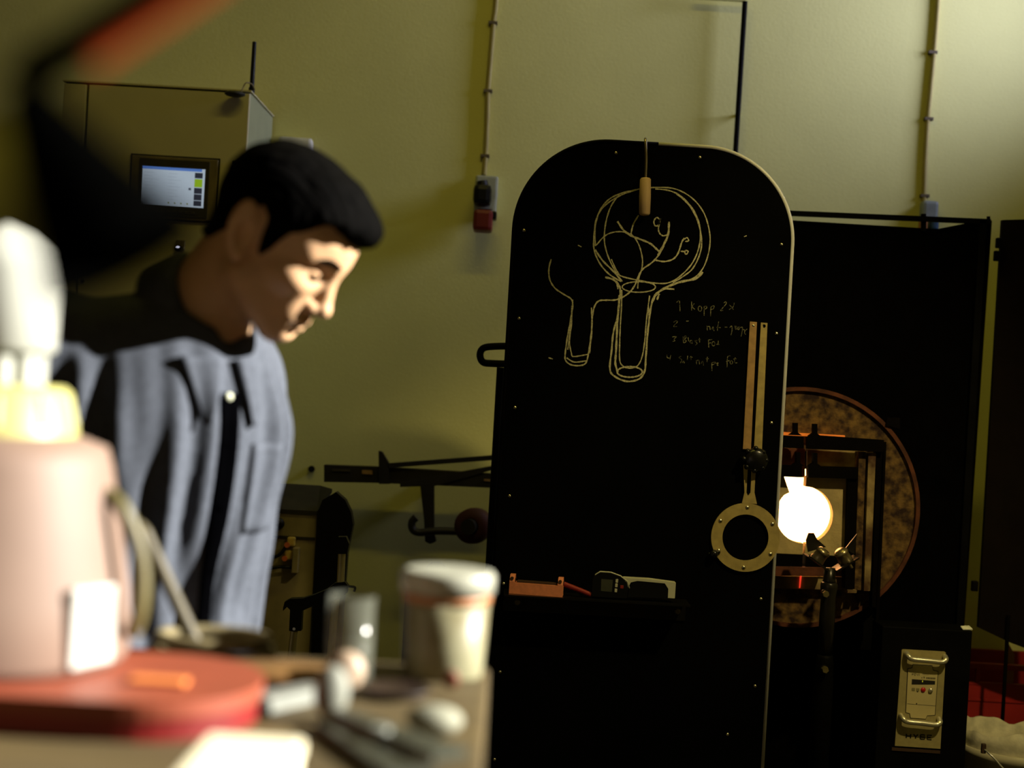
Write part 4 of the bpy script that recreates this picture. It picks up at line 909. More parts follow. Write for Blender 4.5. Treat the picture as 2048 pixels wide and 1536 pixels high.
# ---- body frame
TYAW = R(42)
TF = np.array([math.cos(TYAW), -math.sin(TYAW), 0.0]); TL = np.array([math.sin(TYAW), math.cos(TYAW), 0.0])
TC = np.array(P(342, 695, 2.12))                      # middle of the shoulders
def tw(f, l, u): return TC + TF * f + TL * l + np.array([0, 0, u])
SHR, SHL = tw(-0.045, -0.165, -0.008), tw(-0.03, 0.128, -0.02)
HIP = tw(-0.05, 0, -0.50)
ELR = np.array(P(178, 1060, 2.12)); WRR = np.array(P(225, 1365, 1.95))
ELL_ = tw(-0.07, 0.14, -0.30); WRL = np.array(P(420, 1400, 2.02))
def tloc(x, y, z):
    X_, Y_, Z_ = x - TC[0], y - TC[1], z - TC[2]
    return X_ * TF[0] + Y_ * TF[1], X_ * TL[0] + Y_ * TL[1], Z_
def torso_sdf(x, y, z, grow=0.0, shirt=False):
    f, l, u = tloc(x, y, z)
    lean = 0.10 * np.clip(-u, -0.1, 0.6)             # upper body leans forward
    f = f + lean
    g_ = grow
    d = ell_sdf(f, l, u, (0.02, 0, -0.16), (0.115 + g_, 0.160 + g_, 0.23))
    d = smin(d, ell_sdf(f, l, u, (0.005, 0, -0.40), (0.105 + g_ * 1.6, 0.155 + g_ * 1.4, 0.25)), 0.06)
    d = smin(d, ell_sdf(f, l, u, (-0.01, 0, -0.56), (0.115 + g_, 0.165 + g_, 0.15)), 0.06)
    nb = np.array(NB_W)
    for sh in (SHR, SHL):
        d = smin(d, cap_sdf(x, y, z, tuple(nb * 0.75 + sh * 0.25 + np.array([0, 0, -0.035])), tuple(sh + np.array([0, 0, -0.015])), 0.05 + g_ * 0.5, 0.062 + g_ * 0.6), 0.05)
    d = smin(d, cap_sdf(x, y, z, tuple(nb + np.array([0, 0, -0.03])), tuple(tw(0, 0, -0.1)), 0.055 + g_ * 0.4, 0.08), 0.05)
    return d
def arm_sdf(x, y, z, sh, el, wr, grow=0.0):
    d = cap_sdf(x, y, z, tuple(sh), tuple(el), 0.052 + grow, 0.042 + grow)
    return smin(d, cap_sdf(x, y, z, tuple(el), tuple(wr), 0.042 + grow, 0.028 + grow), 0.02)
def body_sdf(x, y, z):
    d = torso_sdf(x, y, z)
    d = smin(d, arm_sdf(x, y, z, SHR, ELR, WRR), 0.03); d = smin(d, arm_sdf(x, y, z, SHL, ELL_, WRL), 0.03)
    nb = np.array(NB_W); ch = np.array(HO)
    return smin(d, cap_sdf(x, y, z, tuple(nb + (ch - nb) * 0.25), tuple(nb + np.array([0, 0, -0.04])), 0.052, 0.06), 0.02)
def shirt_sdf(x, y, z):
    f, l, u = tloc(x, y, z)
    ang = np.arctan2(l, f + 0.06)
    low = np.clip((-u + 0.03) / 0.14, 0, 1)
    fold = np.sin(21 * ang + 2.2 * np.sin(4 * u + 1.0) - 6.0 * u + 2.0) * (0.65 + 0.35 * np.sin(3.1 * ang + 9 * u))
    fold2 = np.sin(29 * ang - 5 * u + 1.5 * np.sin(11 * u))
    d = torso_sdf(x, y, z, 0.022) - 0.006
    d = d - low * (0.0095 * fold + 0.0035 * fold2) + 0.003 * wave(x, y, z, 34, 0.7)
    ar = cap_sdf(x, y, z, tuple(SHR), tuple(ELR), 0.075, 0.062); ar = smin(ar, cap_sdf(x, y, z, tuple(ELR), tuple(WRR * 0.9 + ELR * 0.1), 0.062, 0.043), 0.02)
    al = cap_sdf(x, y, z, tuple(SHL), tuple(ELL_), 0.066, 0.058); al = smin(al, cap_sdf(x, y, z, tuple(ELL_), tuple(WRL * 0.9 + ELL_ * 0.1), 0.060, 0.043), 0.02)
    cre = 0.005 * wave(x, y, z, 48, 1.9) + 0.003 * wave(x, y, z * 1.6, 90, 0.2)
    d = smin(d, ar + cre, 0.022); d = smin(d, al + cre, 0.022)
    # hem, neckline
    d = smax(d, (-u - 0.60), 0.008)
    nb = np.array(NB_W); ax_ = (np.array(HO) - nb); ax_ /= np.linalg.norm(ax_)
    d = smax(d, -cap_sdf(x, y, z, tuple(nb + ax_ * 0.01 + TF * 0.012), tuple(nb + ax_ * 0.2), 0.064, 0.075), 0.01)
    d = smax(d, -cap_sdf(x, y, z, tuple(nb + TF * 0.075 + np.array([0, 0, 0.0])), tuple(nb + TF * 0.115 + np.array([0, 0, -0.06])), 0.030, 0.010), 0.006)
    return d
bb0 = np.array([-1.02, 1.70, 0.95]); bb1 = np.array([-0.10, 2.60, 1.66])
Vb, Fb = surface_net(body_sdf, (-1.02, 1.70, 0.78), (-0.10, 2.62, 1.66), 0.008)
Vs, Fs = surface_net(shirt_sdf, (-1.05, 1.66, 0.74), (-0.08, 2.66, 1.66), 0.0058)
# ---- hands: palm, four fingers of different length, thumb
def hand_mesh(wr, direction, palm_n, curl):
    dz = np.array(direction, float); dz /= np.linalg.norm(dz)
    pn_ = np.array(palm_n, float); pn_ -= dz * pn_.dot(dz); pn_ /= np.linalg.norm(pn_)
    sd_ = np.cross(dz, pn_); Mx = np.stack([dz, sd_, pn_], 1)     # local x along the hand, y across, z out of the palm
    lens = [(0.042, 0.026, 0.020), (0.046, 0.029, 0.021), (0.042, 0.027, 0.020), (0.034, 0.021, 0.018)]
    chains = []
    for k, (l0, l1, l2) in enumerate(lens):
        p = np.array([0.095 - 0.004 * abs(k - 1), -0.033 + 0.022 * k, 0.0]); a_ = 0.35 * curl; pts = [np.array([0.06, -0.026 + 0.018 * k, 0.0]), p]
        for L3 in (l0, l1, l2):
            p = p + np.array([math.cos(a_), 0.02 * (k - 1.5), math.sin(a_)]) * L3; pts.append(p); a_ += 0.75 * curl
        chains.append(pts)
    th_ = [np.array([0.025, -0.03, 0.004]), np.array([0.055, -0.052, 0.018]), np.array([0.083, -0.054, 0.036]), np.array([0.104, -0.043, 0.047])]
    def fn(x, y, z):
        d = ell_sdf(x, y, z, (0.055, 0.0, 0.0), (0.055, 0.045, 0.017))
        d = smin(d, cap_sdf(x, y, z, (-0.03, 0, 0), (0.03, 0, 0), 0.026, 0.026), 0.02)
        for pts in chains:
            q = None
            for i in range(len(pts) - 1):
                c_ = cap_sdf(x, y, z, tuple(pts[i]), tuple(pts[i + 1]), 0.0098 - 0.0006 * i, 0.0092 - 0.0007 * i); q = c_ if q is None else np.minimum(q, c_)
            d = smin(d, q, 0.005)
        q = None
        for i in range(3):
            c_ = cap_sdf(x, y, z, tuple(th_[i]), tuple(th_[i + 1]), 0.0145 - 0.002 * i, 0.0125 - 0.0018 * i); q = c_ if q is None else np.minimum(q, c_)
        return smin(d, q, 0.008)
    V, Fc = surface_net(fn, (-0.06, -0.085, -0.05), (0.21, 0.075, 0.11), 0.003)
    return V @ Mx.T + np.array(wr), Fc
hr = hand_mesh(WRR, (0.3, -0.25, -0.75), (0.6, 0.4, -0.3), 1.1)
hl = hand_mesh(WRL, (0.2, -0.3, -0.75), (-0.5, 0.4, -0.3), 0.9)
mat('skin', (0.60, 0.36, 0.195), 0.5, var=0.05, scale=30, sss=0.12, bump=0.06, bscale=300)
mat('hair_black', (0.0014, 0.0012, 0.001), 0.8, var=0.3, scale=60, spec=0.02, bump=0.4, bscale=220)
mat('shirt_blue', (0.064, 0.072, 0.090), 0.9, var=0.1, scale=120, spec=0.15, bump=0.1, bscale=400)
mat('shirt_shade_black', (0.0006, 0.0006, 0.0008), 0.95, var=0.2, spec=0.0)
mat('trouser_cloth', (0.012, 0.012, 0.015), 0.9)
PB = Vector((HIP[0], HIP[1], 0.0))
man = thing('person', 'man in blue work shirt with short black hair bending over the bench', 'person', PB)
Vall = [h2w(Vh), Vb, hr[0], hl[0]]; Fall = []; k0 = 0
for V, Fc in zip(Vall, (Fh, Fb, hr[1], hl[1])): Fall.append(Fc + k0); k0 += len(V)
to_mesh('body', np.concatenate(Vall), np.concatenate(Fall), 'skin', man)
to_mesh('hair', h2w(Vhair), Fhair, 'hair_black', man)
shirt = to_mesh('shirt', Vs, Fs, 'shirt_blue', man)
# brows and lashes laid on the face
def face_x(y, z, fn=head_sdf):
    xs_ = np.linspace(0.15, 0.02, 400); v = fn(xs_, np.full(400, y), np.full(400, z)); i = int(np.argmax(v < 0)); return xs_[max(i, 1)]
def face_strip(name, pts, wdt, th, m):
    for s_ in (-1, 1):
        g = G(); pp = []
        sm_ = smooth_path([(0, s_ * y, z) for y, z in pts], 6)
        top_v, bot_v = [], []
        for i, p in enumerate(sm_):
            k_ = i / (len(sm_) - 1); w_ = wdt * (0.35 + 0.65 * math.sin(PI * min(1, 0.25 + 0.75 * (1 - k_))))
            for dz_, lst in ((w_ / 2, top_v), (-w_ / 2, bot_v)):
                lst.append((face_x(p.y, p.z + dz_), p.y, p.z + dz_))
        n = len(sm_); inn = [(x - 0.002, y, z) for x, y, z in top_v + bot_v]; outv = [(x + th, y, z) for x, y, z in top_v + bot_v]
        W = h2w(np.array(inn + outv)); fs = []
        for i in range(n - 1): fs += [(2 * n + i, 2 * n + i + 1, 3 * n + i + 1, 3 * n + i), (i, i + 1, 2 * n + i + 1, 2 * n + i), (n + i, 3 * n + i, 3 * n + i + 1, n + i + 1)]
        g.add([tuple(v) for v in W], fs, True); g.build(name, m, man)
face_strip('eyebrow', [(0.012, 0.0195), (0.026, 0.0235), (0.040, 0.0225), (0.051, 0.016)], 0.0075, 0.0018, 'hair_black')
face_strip('eyelash', [(0.018, -0.0065), (0.026, -0.0095), (0.036, -0.0095), (0.046, -0.0055)], 0.0035, 0.0022, 'hair_black')
face_strip('lip', [(0.000, -0.0735), (0.010, -0.0745), (0.020, -0.075), (0.027, -0.0752)], 0.0022, 0.0004, 'umber')
# shirt front: shade strip, buttons, pocket, collar
def shirt_front(l, u, off=0.0):
    ts = np.linspace(0.30, 0.0, 420); pts = TC + TF * ts[:, None] + TL * l + np.array([0, 0, u])
    v = shirt_sdf(pts[:, 0], pts[:, 1], pts[:, 2]); i = int(np.argmax(v < 0)); i = i if (v < 0).any() else 300; return Vector(pts[max(i, 1)]) + Vector(TF) * off
def cloth_patch(name, l0, l1, u0, u1, nl, nu, off, m, par, taper=None):
    vs_, fs = [], []
    for layer in (off, off - 0.006):
        for j in range(nu + 1):
            for i in range(nl + 1):
                u = u0 + (u1 - u0) * j / nu; la, lb = (l0, l1) if taper is None else (l0 + taper[0] * j / nu, l1 + taper[1] * j / nu)
                vs_.append(shirt_front(la + (lb - la) * i / nl, u, layer))
    W = nl + 1; K = W * (nu + 1)
    for j in range(nu):
        for i in range(nl):
            a_ = j * W + i; fs += [(a_, a_ + 1, a_ + W + 1, a_ + W), (K + a_, K + a_ + W, K + a_ + W + 1, K + a_ + 1)]
    for j in range(nu): fs += [(j * W, (j + 1) * W, K + (j + 1) * W, K + j * W), (j * W + nl, K + j * W + nl, K + (j + 1) * W + nl, (j + 1) * W + nl)]
    for i in range(nl): fs += [(i, K + i, K + i + 1, i + 1), (nu * W + i, nu * W + i + 1, K + nu * W + i + 1, K + nu * W + i)]
    return G().add(vs_, fs, True).build(name, m, par)
cloth_patch('collar_leaf', 0.010, 0.072, -0.012, -0.105, 6, 10, 0.010, 'shirt_blue', shirt, (0.026, -0.030))
cloth_patch('collar_leaf', -0.072, -0.010, -0.012, -0.105, 6, 10, 0.010, 'shirt_blue', shirt, (0.030, -0.026))
cloth_patch('placket_shade', -0.016, 0.016, -0.06, -0.57, 4, 48, 0.004, 'shirt_shade_black', shirt)  # near-black strip painting the shade band down the opening
cloth_patch('pocket', 0.045, 0.125, -0.13, -0.26, 8, 12, 0.004, 'shirt_blue', shirt)
for u in (-0.065, -0.13, -0.22, -0.31, -0.40, -0.49):
    c_ = shirt_front(0.0, u, 0.004); G().lathe([(0.0, 0.0025), (0.0045, 0.002), (0.0055, 0.0)], c_, TF, 12).build('button', 'shirt_shade_black' if u < -0.1 else mat('button_pearl', (0.6, 0.62, 0.45), 0.3), shirt)
nbv = np.array(NB_W); axn = np.array(HO) - nbv; axn /= np.linalg.norm(axn)
fwd = TF - axn * TF.dot(axn); fwd /= np.linalg.norm(fwd); lef = np.cross(axn, fwd)
vs_, fs = [], []; nphi = 44; rows = ((0.074, -0.01), (0.068, 0.036), (0.072, 0.047), (0.084, 0.034), (0.098, -0.010))
for i in range(nphi + 1):
    ph = R(-166 + 332 * i / nphi) + PI; k_ = abs(2 * i / nphi - 1)
    e_ = fwd * math.cos(ph) + lef * math.sin(ph)
    for j, (rr, hh_) in enumerate(rows):
        drop = (0.045 * max(0, (k_ - 0.72) / 0.28) if j == 4 else 0.0); tilt = -0.022 * math.cos(ph)
        vs_.append(nbv + e_ * (rr + (0.012 * max(0, (k_ - 0.8) / 0.2) if j >= 3 else 0)) + axn * (hh_ + tilt - drop - 0.012))
NR = len(rows)
for i in range(nphi):
    for j in range(NR - 1): fs.append((i * NR + j, (i + 1) * NR + j, (i + 1) * NR + j + 1, i * NR + j + 1))
col_ = G().add([tuple(v) for v in vs_], fs, True).build('collar', 'shirt_blue', shirt)
md = col_.modifiers.new('thick', 'SOLIDIFY'); md.thickness = 0.003; md.offset = 0
# trousers and shoes, hidden below the bench
def leg_sdf(x, y, z):
    f, l, u = tloc(x, y, z)
    d = ell_sdf(f, l, u, (-0.055, 0, -0.60), (0.125, 0.17, 0.14))
    for s_ in (-1, 1):
        hp_ = tw(-0.06, 0.085 * s_, -0.62); kn_ = tw(-0.02, 0.10 * s_, -0.97); an_ = np.array([*tw(-0.08, 0.11 * s_, 0)[:2], 0.10])
        d = smin(d, cap_sdf(x, y, z, tuple(hp_), tuple(kn_), 0.098, 0.075), 0.03); d = smin(d, cap_sdf(x, y, z, tuple(kn_), tuple(an_), 0.075, 0.064), 0.02)
    d = d + 0.004 * wave(x, y, z, 40, 0.3)
    return smax(d, -(z - 0.07), 0.005)
lo = np.minimum(tw(-0.25, 0.3, 0), tw(-0.25, -0.3, 0)); 
Vl, Fl = surface_net(leg_sdf, (TC[0] - 0.42, TC[1] - 0.40, 0.03), (TC[0] + 0.36, TC[1] + 0.42, TC[2] - 0.44), 0.009)
to_mesh('trousers', Vl, Fl, 'trouser_cloth', man)
for s_ in (-1, 1):
    an_ = tw(-0.08, 0.11 * s_, 0)
    def shoe(x, y, z):
        X_, Y_ = x - an_[0], y - an_[1]; f, l = X_ * TF[0] + Y_ * TF[1], X_ * TL[0] + Y_ * TL[1]
        d = ell_sdf(f, l, z, (0.07, 0, 0.03), (0.145, 0.05, 0.05)); d = smin(d, ell_sdf(f, l, z, (-0.01, 0, 0.07), (0.055, 0.045, 0.06)), 0.03)
        return smax(d, 0.001 - z, 0.004)
    V, Fc = surface_net(shoe, (an_[0] - 0.2, an_[1] - 0.24, -0.01), (an_[0] + 0.24, an_[1] + 0.2, 0.14), 0.007)
    to_mesh('shoe', V, Fc, 'black_plastic', man)

# ------------------------------------------------------------------ the bench in front and what lies on it
ZB = 1.06
def PZ(px, py, z=ZB):
    u = (px - 1024.0) / FPX; v = (768.0 - py) / FPX
    d = (z - CAMZ) / (u * sr + v * cr); return P(px, py, d)
mat('bench_wood', (0.082, 0.055, 0.015), 0.7, var=0.2, scale=9, stretch=(0.3, 2, 1), bump=0.2)
xr = (PZ(992, 1335).x + PZ(946, 1536).x) / 2; yb_ = PZ(992, 1335).y
t = thing('workbench', 'cluttered brown wooden workbench in the near foreground', 'workbench', (-0.55, 1.15, 0))
G().span((-1.25, 0.62, ZB - 0.045), (xr, yb_, ZB), 0.006).build('bench_top', 'bench_wood', t)
for lx in (-1.18, xr - 0.12):
    for ly in (0.68, yb_ - 0.12): G().span((lx, ly, 0), (lx + 0.07, ly + 0.07, ZB - 0.046)).build('leg', 'bench_wood', t)
G().span((-1.15, 0.70, ZB - 0.14), (xr - 0.08, 0.725, ZB - 0.046)).build('apron', 'bench_wood', t)
G().span((-1.15, yb_ - 0.1, ZB - 0.14), (xr - 0.08, yb_ - 0.075, ZB - 0.046)).build('apron', 'bench_wood', t)

# white lidded cup
c = PZ(885, 1350); s_ = c.y / FPX
t = thing('lidded_cup', 'white plastic cup with thick pale lid near the bench corner', 'cup', c)
H_ = 212 * s_; mat('cup_body', (0.235, 0.225, 0.135), 0.45, var=0.12, scale=25, col2=(0.16, 0.135, 0.06)); mat('cup_lid', (0.30, 0.30, 0.235), 0.4, var=0.03)
G().lathe([(0, 0), (76 * s_, 0), (79 * s_, 0.004), (86 * s_, H_ - 45 * s_), (82 * s_, H_ - 45 * s_), (74 * s_, 0.005), (0, 0.005)], c, n=40).build('body', 'cup_body', t)
G().lathe([(86.5 * s_, H_ - 44 * s_), (93 * s_, H_ - 42 * s_), (94 * s_, H_ - 10 * s_), (90 * s_, H_ - 2 * s_), (80 * s_, H_), (0, H_ - 0.004)], c, n=40).build('lid', 'cup_lid', t)
G().lathe([(86.6 * s_, H_ - 62 * s_), (87.4 * s_, H_ - 62 * s_), (87.8 * s_, H_ - 46 * s_), (86.8 * s_, H_ - 46 * s_)], c, n=40).build('colour_band', mat('cup_band', (0.42, 0.17, 0.06), 0.5), t)
G().ball(c + Vector((0.012, -0.078 * (s_ / 0.00054), 0.012)), (0.009, 0.003, 0.010), 12).build('printed_spot', mat('cup_spot', (0.16, 0.05, 0.02), 0.6), t)
# clear jar
c = PZ(696, 1358); s_ = c.y / FPX
t = thing('glass_jar', 'clear straight glass tumbler standing left of the white cup', 'glass', c)
H_ = 168 * s_
G().lathe([(0, 0), (44 * s_, 0), (46 * s_, 0.003), (47 * s_, H_), (45 * s_, H_), (43.5 * s_, 0.008), (0, 0.008)], c, n=36).build('wall', mat('jar_glass', (0.22, 0.23, 0.18), 0.12, var=0.02), t)
G().lathe([(0, 0.0085), (42.5 * s_, 0.0085), (43 * s_, H_ * 0.5), (0, H_ * 0.5)], c, n=30).build('contents', mat('jar_water', (0.20, 0.20, 0.15), 0.3), t)
for n_ in ('jar_glass', 'jar_water'): MATS[n_].node_tree.nodes['Principled BSDF'].inputs['Alpha'].default_value = 0.22
# crumpled pale ball beside the jar
c = PZ(686, 1366) ; s_ = c.y / FPX
def lump(name, c, r, m, label, cat, seed=0.0, flat=1.0, f=70):
    def fn(x, y, z): return (ell_sdf(x, y, z, (0, 0, r[2]), r) + 0.12 * min(r) * wave(x, y, z, f, seed))
    V, Fc = surface_net(fn, (-r[0] * 1.3, -r[1] * 1.3, -r[2] * 0.3), (r[0] * 1.3, r[1] * 1.3, r[2] * 2.4), min(r) / 7)
    V[:, 2] -= V[:, 2].min()
    me = bpy.data.meshes.new(name); me.from_pydata(V.tolist(), [], Fc.tolist()); me.polygons.foreach_set('use_smooth', [True] * len(Fc)); me.materials.append(m)
    o = bpy.data.objects.new(name, me); COL.objects.link(o); o.location = (c.x, c.y, c.z + 0.0003); return tag(o, label, cat)
lump('wax_ball', PZ(690, 1385), (0.021, 0.018, 0.022), mat('wax_pale', (0.34, 0.25, 0.17), 0.5), 'pale pinkish ball of wax in front of the glass tumbler', 'wax', 0.3)
lump('cork_stub', PZ(660, 1440), (0.017, 0.016, 0.026), mat('white_plaster', (0.20, 0.205, 0.165), 0.7), 'small upright whitish plug beside the grey steel file', 'plug', 0.9)
lump('plaster_piece', PZ(865, 1470), (0.026, 0.02, 0.013), mat('plaster', (0.25, 0.25, 0.18), 0.8), 'whitish plaster crumb near the bench edge below the cup', 'plaster', 1.9)
lump('amber_chip', PZ(822, 1505), (0.02, 0.017, 0.008), mat('amber_brown', (0.10, 0.035, 0.01), 0.4), 'small dark brown chip lying near the bench edge', 'chip', 2.6)
lump('leather_pad', PZ(555, 1365), (0.085, 0.045, 0.010), mat('leather', (0.15, 0.075, 0.02), 0.6), 'flat brown leather pad lying behind the grey steel file', 'pad', 2.2, f=40)
# dark dish added as the shadow pool by the cup
c = PZ(792, 1392); s_ = c.y / FPX
t = thing('shadow_dish', 'dark round dish shape standing for the shadow by the lidded cup', 'dish', c)
G().lathe([(0, 0), (0.026, 0), (0.034, 0.008), (0.032, 0.008), (0.024, 0.003), (0, 0.002)], c, n=28).build('shadow_bowl', mat('shadow_dark', (0.02, 0.010, 0.005), 0.5), t)
G().lathe([(0.0335, 0.0075), (0.0355, 0.0082), (0.0345, 0.0095), (0.0325, 0.0085)], c, n=28).build('rim', 'shadow_dark', t)
# steel file and shears
def flat_bar(a, b, w0, w1, th, g):
    a, b = Vector(a), Vector(b); u = (b - a).normalized(); n = Vector((-u.y, u.x, 0))
    return g.prism([a - n * w0, b - n * w1, b + n * w1, a + n * w0], (0, 0, th))
mat('file_steel', (0.22, 0.23, 0.20), 0.4, 0.2, var=0.1); mat('shear_steel', (0.06, 0.063, 0.045), 0.4, 0.4, var=0.2)
a, b = PZ(505, 1425), PZ(632, 1398)
t = thing('steel_file', 'pale grey steel file lying beside the red case', 'file', a)
flat_bar(a + Vector((0, 0, 0.0003)), b + Vector((0, 0, 0.0003)), 0.014, 0.012, 0.014, G()).build('blade', 'file_steel', t)
flat_bar(b + Vector((0, 0, 0.003)), b + (b - a) * 0.35 + Vector((0, 0, 0.003)), 0.005, 0.004, 0.006, G()).build('tang', 'file_steel', t)
a, b = PZ(650, 1462), PZ(820, 1560)
t = thing('shears', 'dark grey steel shears lying diagonally across the bench', 'shears', a)
flat_bar(a + Vector((0, 0, 0.0003)), b + Vector((0, 0, 0.0003)), 0.009, 0.022, 0.009, G()).build('blade', 'shear_steel', t)
flat_bar(a + Vector((0.01, 0.012, 0.0095)), b + Vector((0.03, 0.03, 0.0095)), 0.008, 0.018, 0.008, G()).build('blade', 'shear_steel', t)
m_ = (a + b) / 2; G().cyl(m_ + Vector((0.012, 0.012, 0.0)), m_ + Vector((0.012, 0.012, 0.021)), 0.008).build('pivot', 'file_steel', t)
# cream box at the bottom of the picture
a = PZ(425, 1560, ZB); b = PZ(622, 1560, ZB)
t = thing('cream_box', 'sunlit cream cardboard box at the near edge below the red case', 'box', ((a.x + b.x) / 2, a.y - 0.03, ZB))
mat('card_cream', (0.80, 0.74, 0.52), 0.7, var=0.04)
zt = ZB + 0.05
yk = PZ(500, 1470, zt).y
G().span((a.x + 0.008, yk - 0.12, ZB + 0.0003), (b.x, yk - 0.004, zt - 0.012), 0.003).build('tray', 'card_cream', t)
G().span((a.x + 0.006, yk - 0.122, zt - 0.0118), (b.x + 0.002, yk - 0.002, zt), 0.003).build('lid', 'card_cream', t)
# flat red case with rounded end
zc = ZB + 0.034
yf, ybk = PZ(250, 1405, zc).y, PZ(250, 1302, zc).y
xrr = PZ(505, 1380, zc).x; rr_ = (ybk - yf) / 2 * 0.92
mat('case_red', (0.215, 0.042, 0.016), 0.55, var=0.06, scale=20); mat('case_red_shade', (0.16, 0.003, 0.002), 0.5)
t = thing('red_case', 'flat red plastic case with rounded end under the pump bottle', 'case', (xrr - 0.3, (yf + ybk) / 2, ZB))
def stad(x0, x1, y0, y1, r, z, n=10):
    pts = [Vector((x0, y0, z))]
    pts += [Vector((x1 - r + r * math.sin(R(90 * k / n)), y0 + r - r * math.cos(R(90 * k / n)), z)) for k in range(n + 1)]
    pts += [Vector((x1 - r + r * math.cos(R(90 * k / n)), y1 - r + r * math.sin(R(90 * k / n)), z)) for k in range(n + 1)]
    return pts + [Vector((x0, y1, z))]
G().prism(stad(-1.1, xrr, yf, ybk, rr_, ZB + 0.0003), (0, 0, 0.02)).build('base_shell', 'case_red_shade', t)  # base painted darker red for the under-lit front side
G().prism(stad(-1.1, xrr + 0.002, yf - 0.002, ybk + 0.002, rr_, ZB + 0.0205), (0, 0, 0.0135)).build('lid', 'case_red', t)
q = PZ(318, 1366, zc); G().box(q + Vector((0, 0, 0.002)), (0.05, 0.022, 0.004), None, 0.001).build('lid_highlight', mat('highlight_orange', (0.65, 0.20, 0.05), 0.5), t)  # orange patch painting the bright highlight on the lid
# beige coil lying behind the end of the case
c = PZ(420, 1318); s_ = c.y / FPX
t = thing('rope_coil', 'beige coil of cord lying behind the rounded end of the red case', 'coil', c)
mat('cord_beige', (0.18, 0.145, 0.065), 0.8, var=0.2, scale=60)
for k in range(2):
    rr2 = 0.056 - 0.005 * k
    G().tube([c + Vector((rr2 * 1.15 * math.cos(2 * PI * j / 28), 0.01 + rr2 * 0.9 * math.sin(2 * PI * j / 28), 0.0072 + 0.0135 * k)) for j in range(28)], 0.007, 10, True).build('turn', 'cord_beige', t)
# rod leaning on the case
a = P(288, 1062, 1.62); b = PZ(392, 1290, ZB + 0.006)
t = thing('wooden_rod', 'thin olive wooden rod leaning behind the red case before the shirt', 'rod', b - Vector((0, 0, 0.006)))
G().cyl(b, a, 0.0085, 0.0075, 12).build('shaft', 'dark_wood', t)
G().cyl(a, a + (a - b).normalized() * 0.012, 0.0078, 0.003, 12).build('tip', 'dark_wood', t)

# ------------------------------------------------------------------ big pump bottle on the red case
DB = 1.38; s_ = DB / FPX; zc0 = zc + 0.0004
bcx = P(-10, 900, DB).x
def zpx(y): return P(60, y, DB).z
t = thing('pump_bottle', 'large pinkish pump bottle with yellow collar and white cap', 'bottle', (bcx, DB, zc0))
mat('bottle_pink', (0.20, 0.13, 0.095), 0.62, var=0.05, sss=0.0, trans=0.15)
mat('collar_yellow', (0.38, 0.355, 0.12), 0.45, var=0.05); mat('cap_white', (0.33, 0.335, 0.29), 0.75, var=0.03); mat('neck_grey', (0.13, 0.14, 0.12), 0.5)
G().lathe([(0, zc0), (272 * s_, zc0), (282 * s_, zc0 + 0.01), (276 * s_, zpx(1180)), (254 * s_, zpx(1060)), (230 * s_, zpx(930)), (218 * s_, zpx(890)), (160 * s_, zpx(868)), (110 * s_, zpx(858)), (0, zpx(858))], (bcx, DB, 0), n=48).build('body', 'bottle_pink', t)
cl = G().lathe([(160 * s_, zpx(872)), (157 * s_, zpx(862)), (142 * s_, zpx(785)), (128 * s_, zpx(772)), (0, zpx(771))], (bcx, DB, 0), n=40).build('collar', 'collar_yellow', t)
for k in range(10):
    a_ = 2 * PI * k / 10; G().cyl((bcx + 150 * s_ * math.cos(a_), DB + 150 * s_ * math.sin(a_), zpx(850)), (bcx + 136 * s_ * math.cos(a_), DB + 136 * s_ * math.sin(a_), zpx(792)), 0.006).build('grip_rib', 'collar_yellow', cl)
G().lathe([(60 * s_, zpx(771)), (60 * s_, zpx(745)), (46 * s_, zpx(740)), (46 * s_, zpx(705)), (0, zpx(704))], (bcx, DB, 0), n=28).build('neck', 'neck_grey', t)
for a_ in (-70, -30, 15, 60):
    e = Vector((math.cos(R(a_)), math.sin(R(a_)), 0)) * (66 * s_)
    G().cyl(Vector((bcx, DB, zpx(770))) + e, Vector((bcx, DB, zpx(700))) + e, 0.011).build('rib', 'cap_white', t)
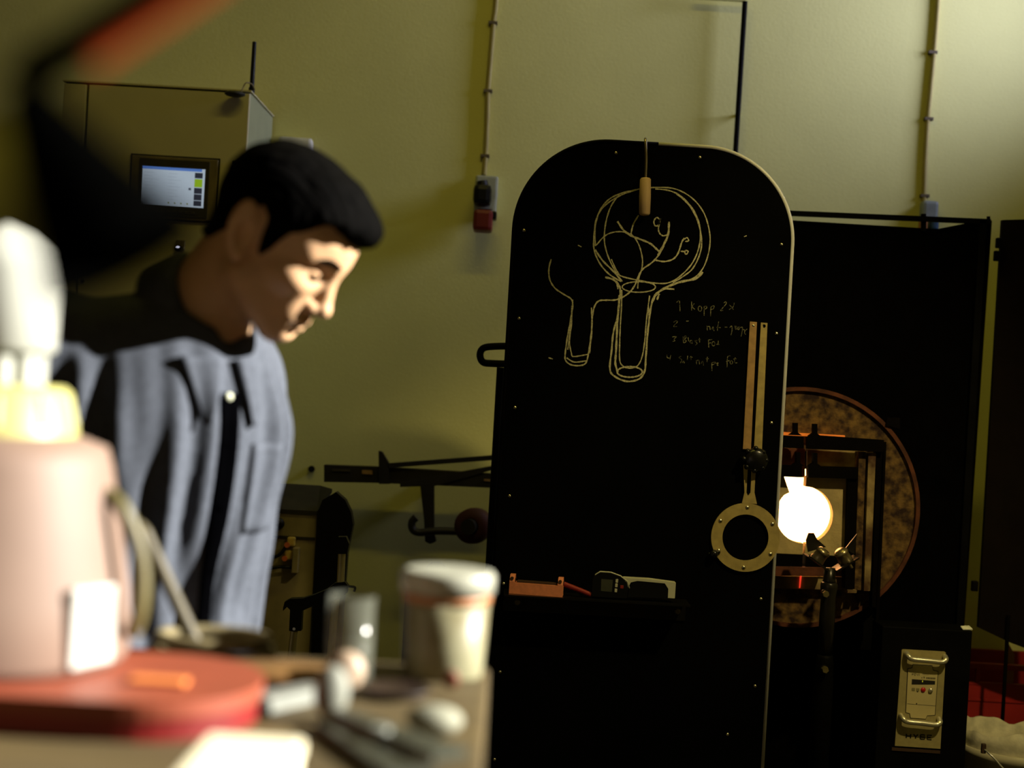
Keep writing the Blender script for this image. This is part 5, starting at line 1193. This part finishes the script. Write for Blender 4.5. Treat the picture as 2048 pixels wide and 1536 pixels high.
G().lathe([(98 * s_, zpx(705)), (106 * s_, zpx(698)), (108 * s_, zpx(545)), (104 * s_, zpx(522)), (90 * s_, zpx(500)), (50 * s_, zpx(468)), (0, zpx(448))], (bcx, DB, 0), n=40).build('cap', 'cap_white', t)
G().box((bcx + 0.117, DB - 0.060, zpx(1222)), (0.054, 0.010, 0.072), Matrix.Rotation(R(63), 3, 'Z'), 0.003).build('label', mat('glare_white', (0.42, 0.41, 0.37), 0.5), t)  # white patch painting the sun glare on the bottle base
hz = [P(205, 985, DB - 0.01), P(240, 1010, DB - 0.02), P(272, 1080, DB - 0.02), P(284, 1150, DB - 0.02), P(280, 1220, DB - 0.02), P(264, 1268, DB - 0.01)]
G().tube(smooth_path(hz, 6), 0.0075, 12).build('hose', mat('hose_yellow', (0.12, 0.10, 0.034), 0.5), t)

# ------------------------------------------------------------------ black lamp hanging into the upper corner
d = 0.58; sL = d / FPX
ap = P(46, 178, d); rmc = P(248, 528, d)
t = thing('task_lamp', 'black conical lamp head on an arm with red sleeve, upper corner', 'lamp', ap)
mat('lamp_black', (0.0007, 0.0007, 0.0006), 0.9, spec=0.0); mat('sleeve_red', (0.45, 0.06, 0.006), 0.5)
axl = rmc - ap; Ls = axl.length
G().lathe([(0.0, 0.0), (46 * sL, 0.002), (60 * sL, Ls * 0.15), (160 * sL, Ls * 0.92), (172 * sL, Ls), (168 * sL, Ls), (156 * sL, Ls * 0.92), (56 * sL, Ls * 0.17), (0, Ls * 0.15)], ap, axl, 40).build('shade', 'lamp_black', t)
jn = P(118, 112, d)
G().tube([ap, (ap + jn) / 2 + Vector((0, 0, 0.004)), jn], 0.0085, 12).build('joint', 'lamp_black', t)
el_ = P(430, -90, d)
G().cyl(jn, el_, 0.0082, None, 14).build('arm', 'lamp_black', t)
u = (el_ - jn).normalized(); off = P(0, 40, d) - P(0, 0, d) + (P(22, 0, d) - P(0, 0, d)) + Vector((0, -0.006, 0))
G().cyl(jn + u * 0.012 + off, el_ + off, 0.0055, None, 12).build('sleeve', 'sleeve_red', t)
G().cyl(el_, (el_.x, el_.y, 4.2), 0.009, None, 12).build('drop_rod', 'lamp_black', t)
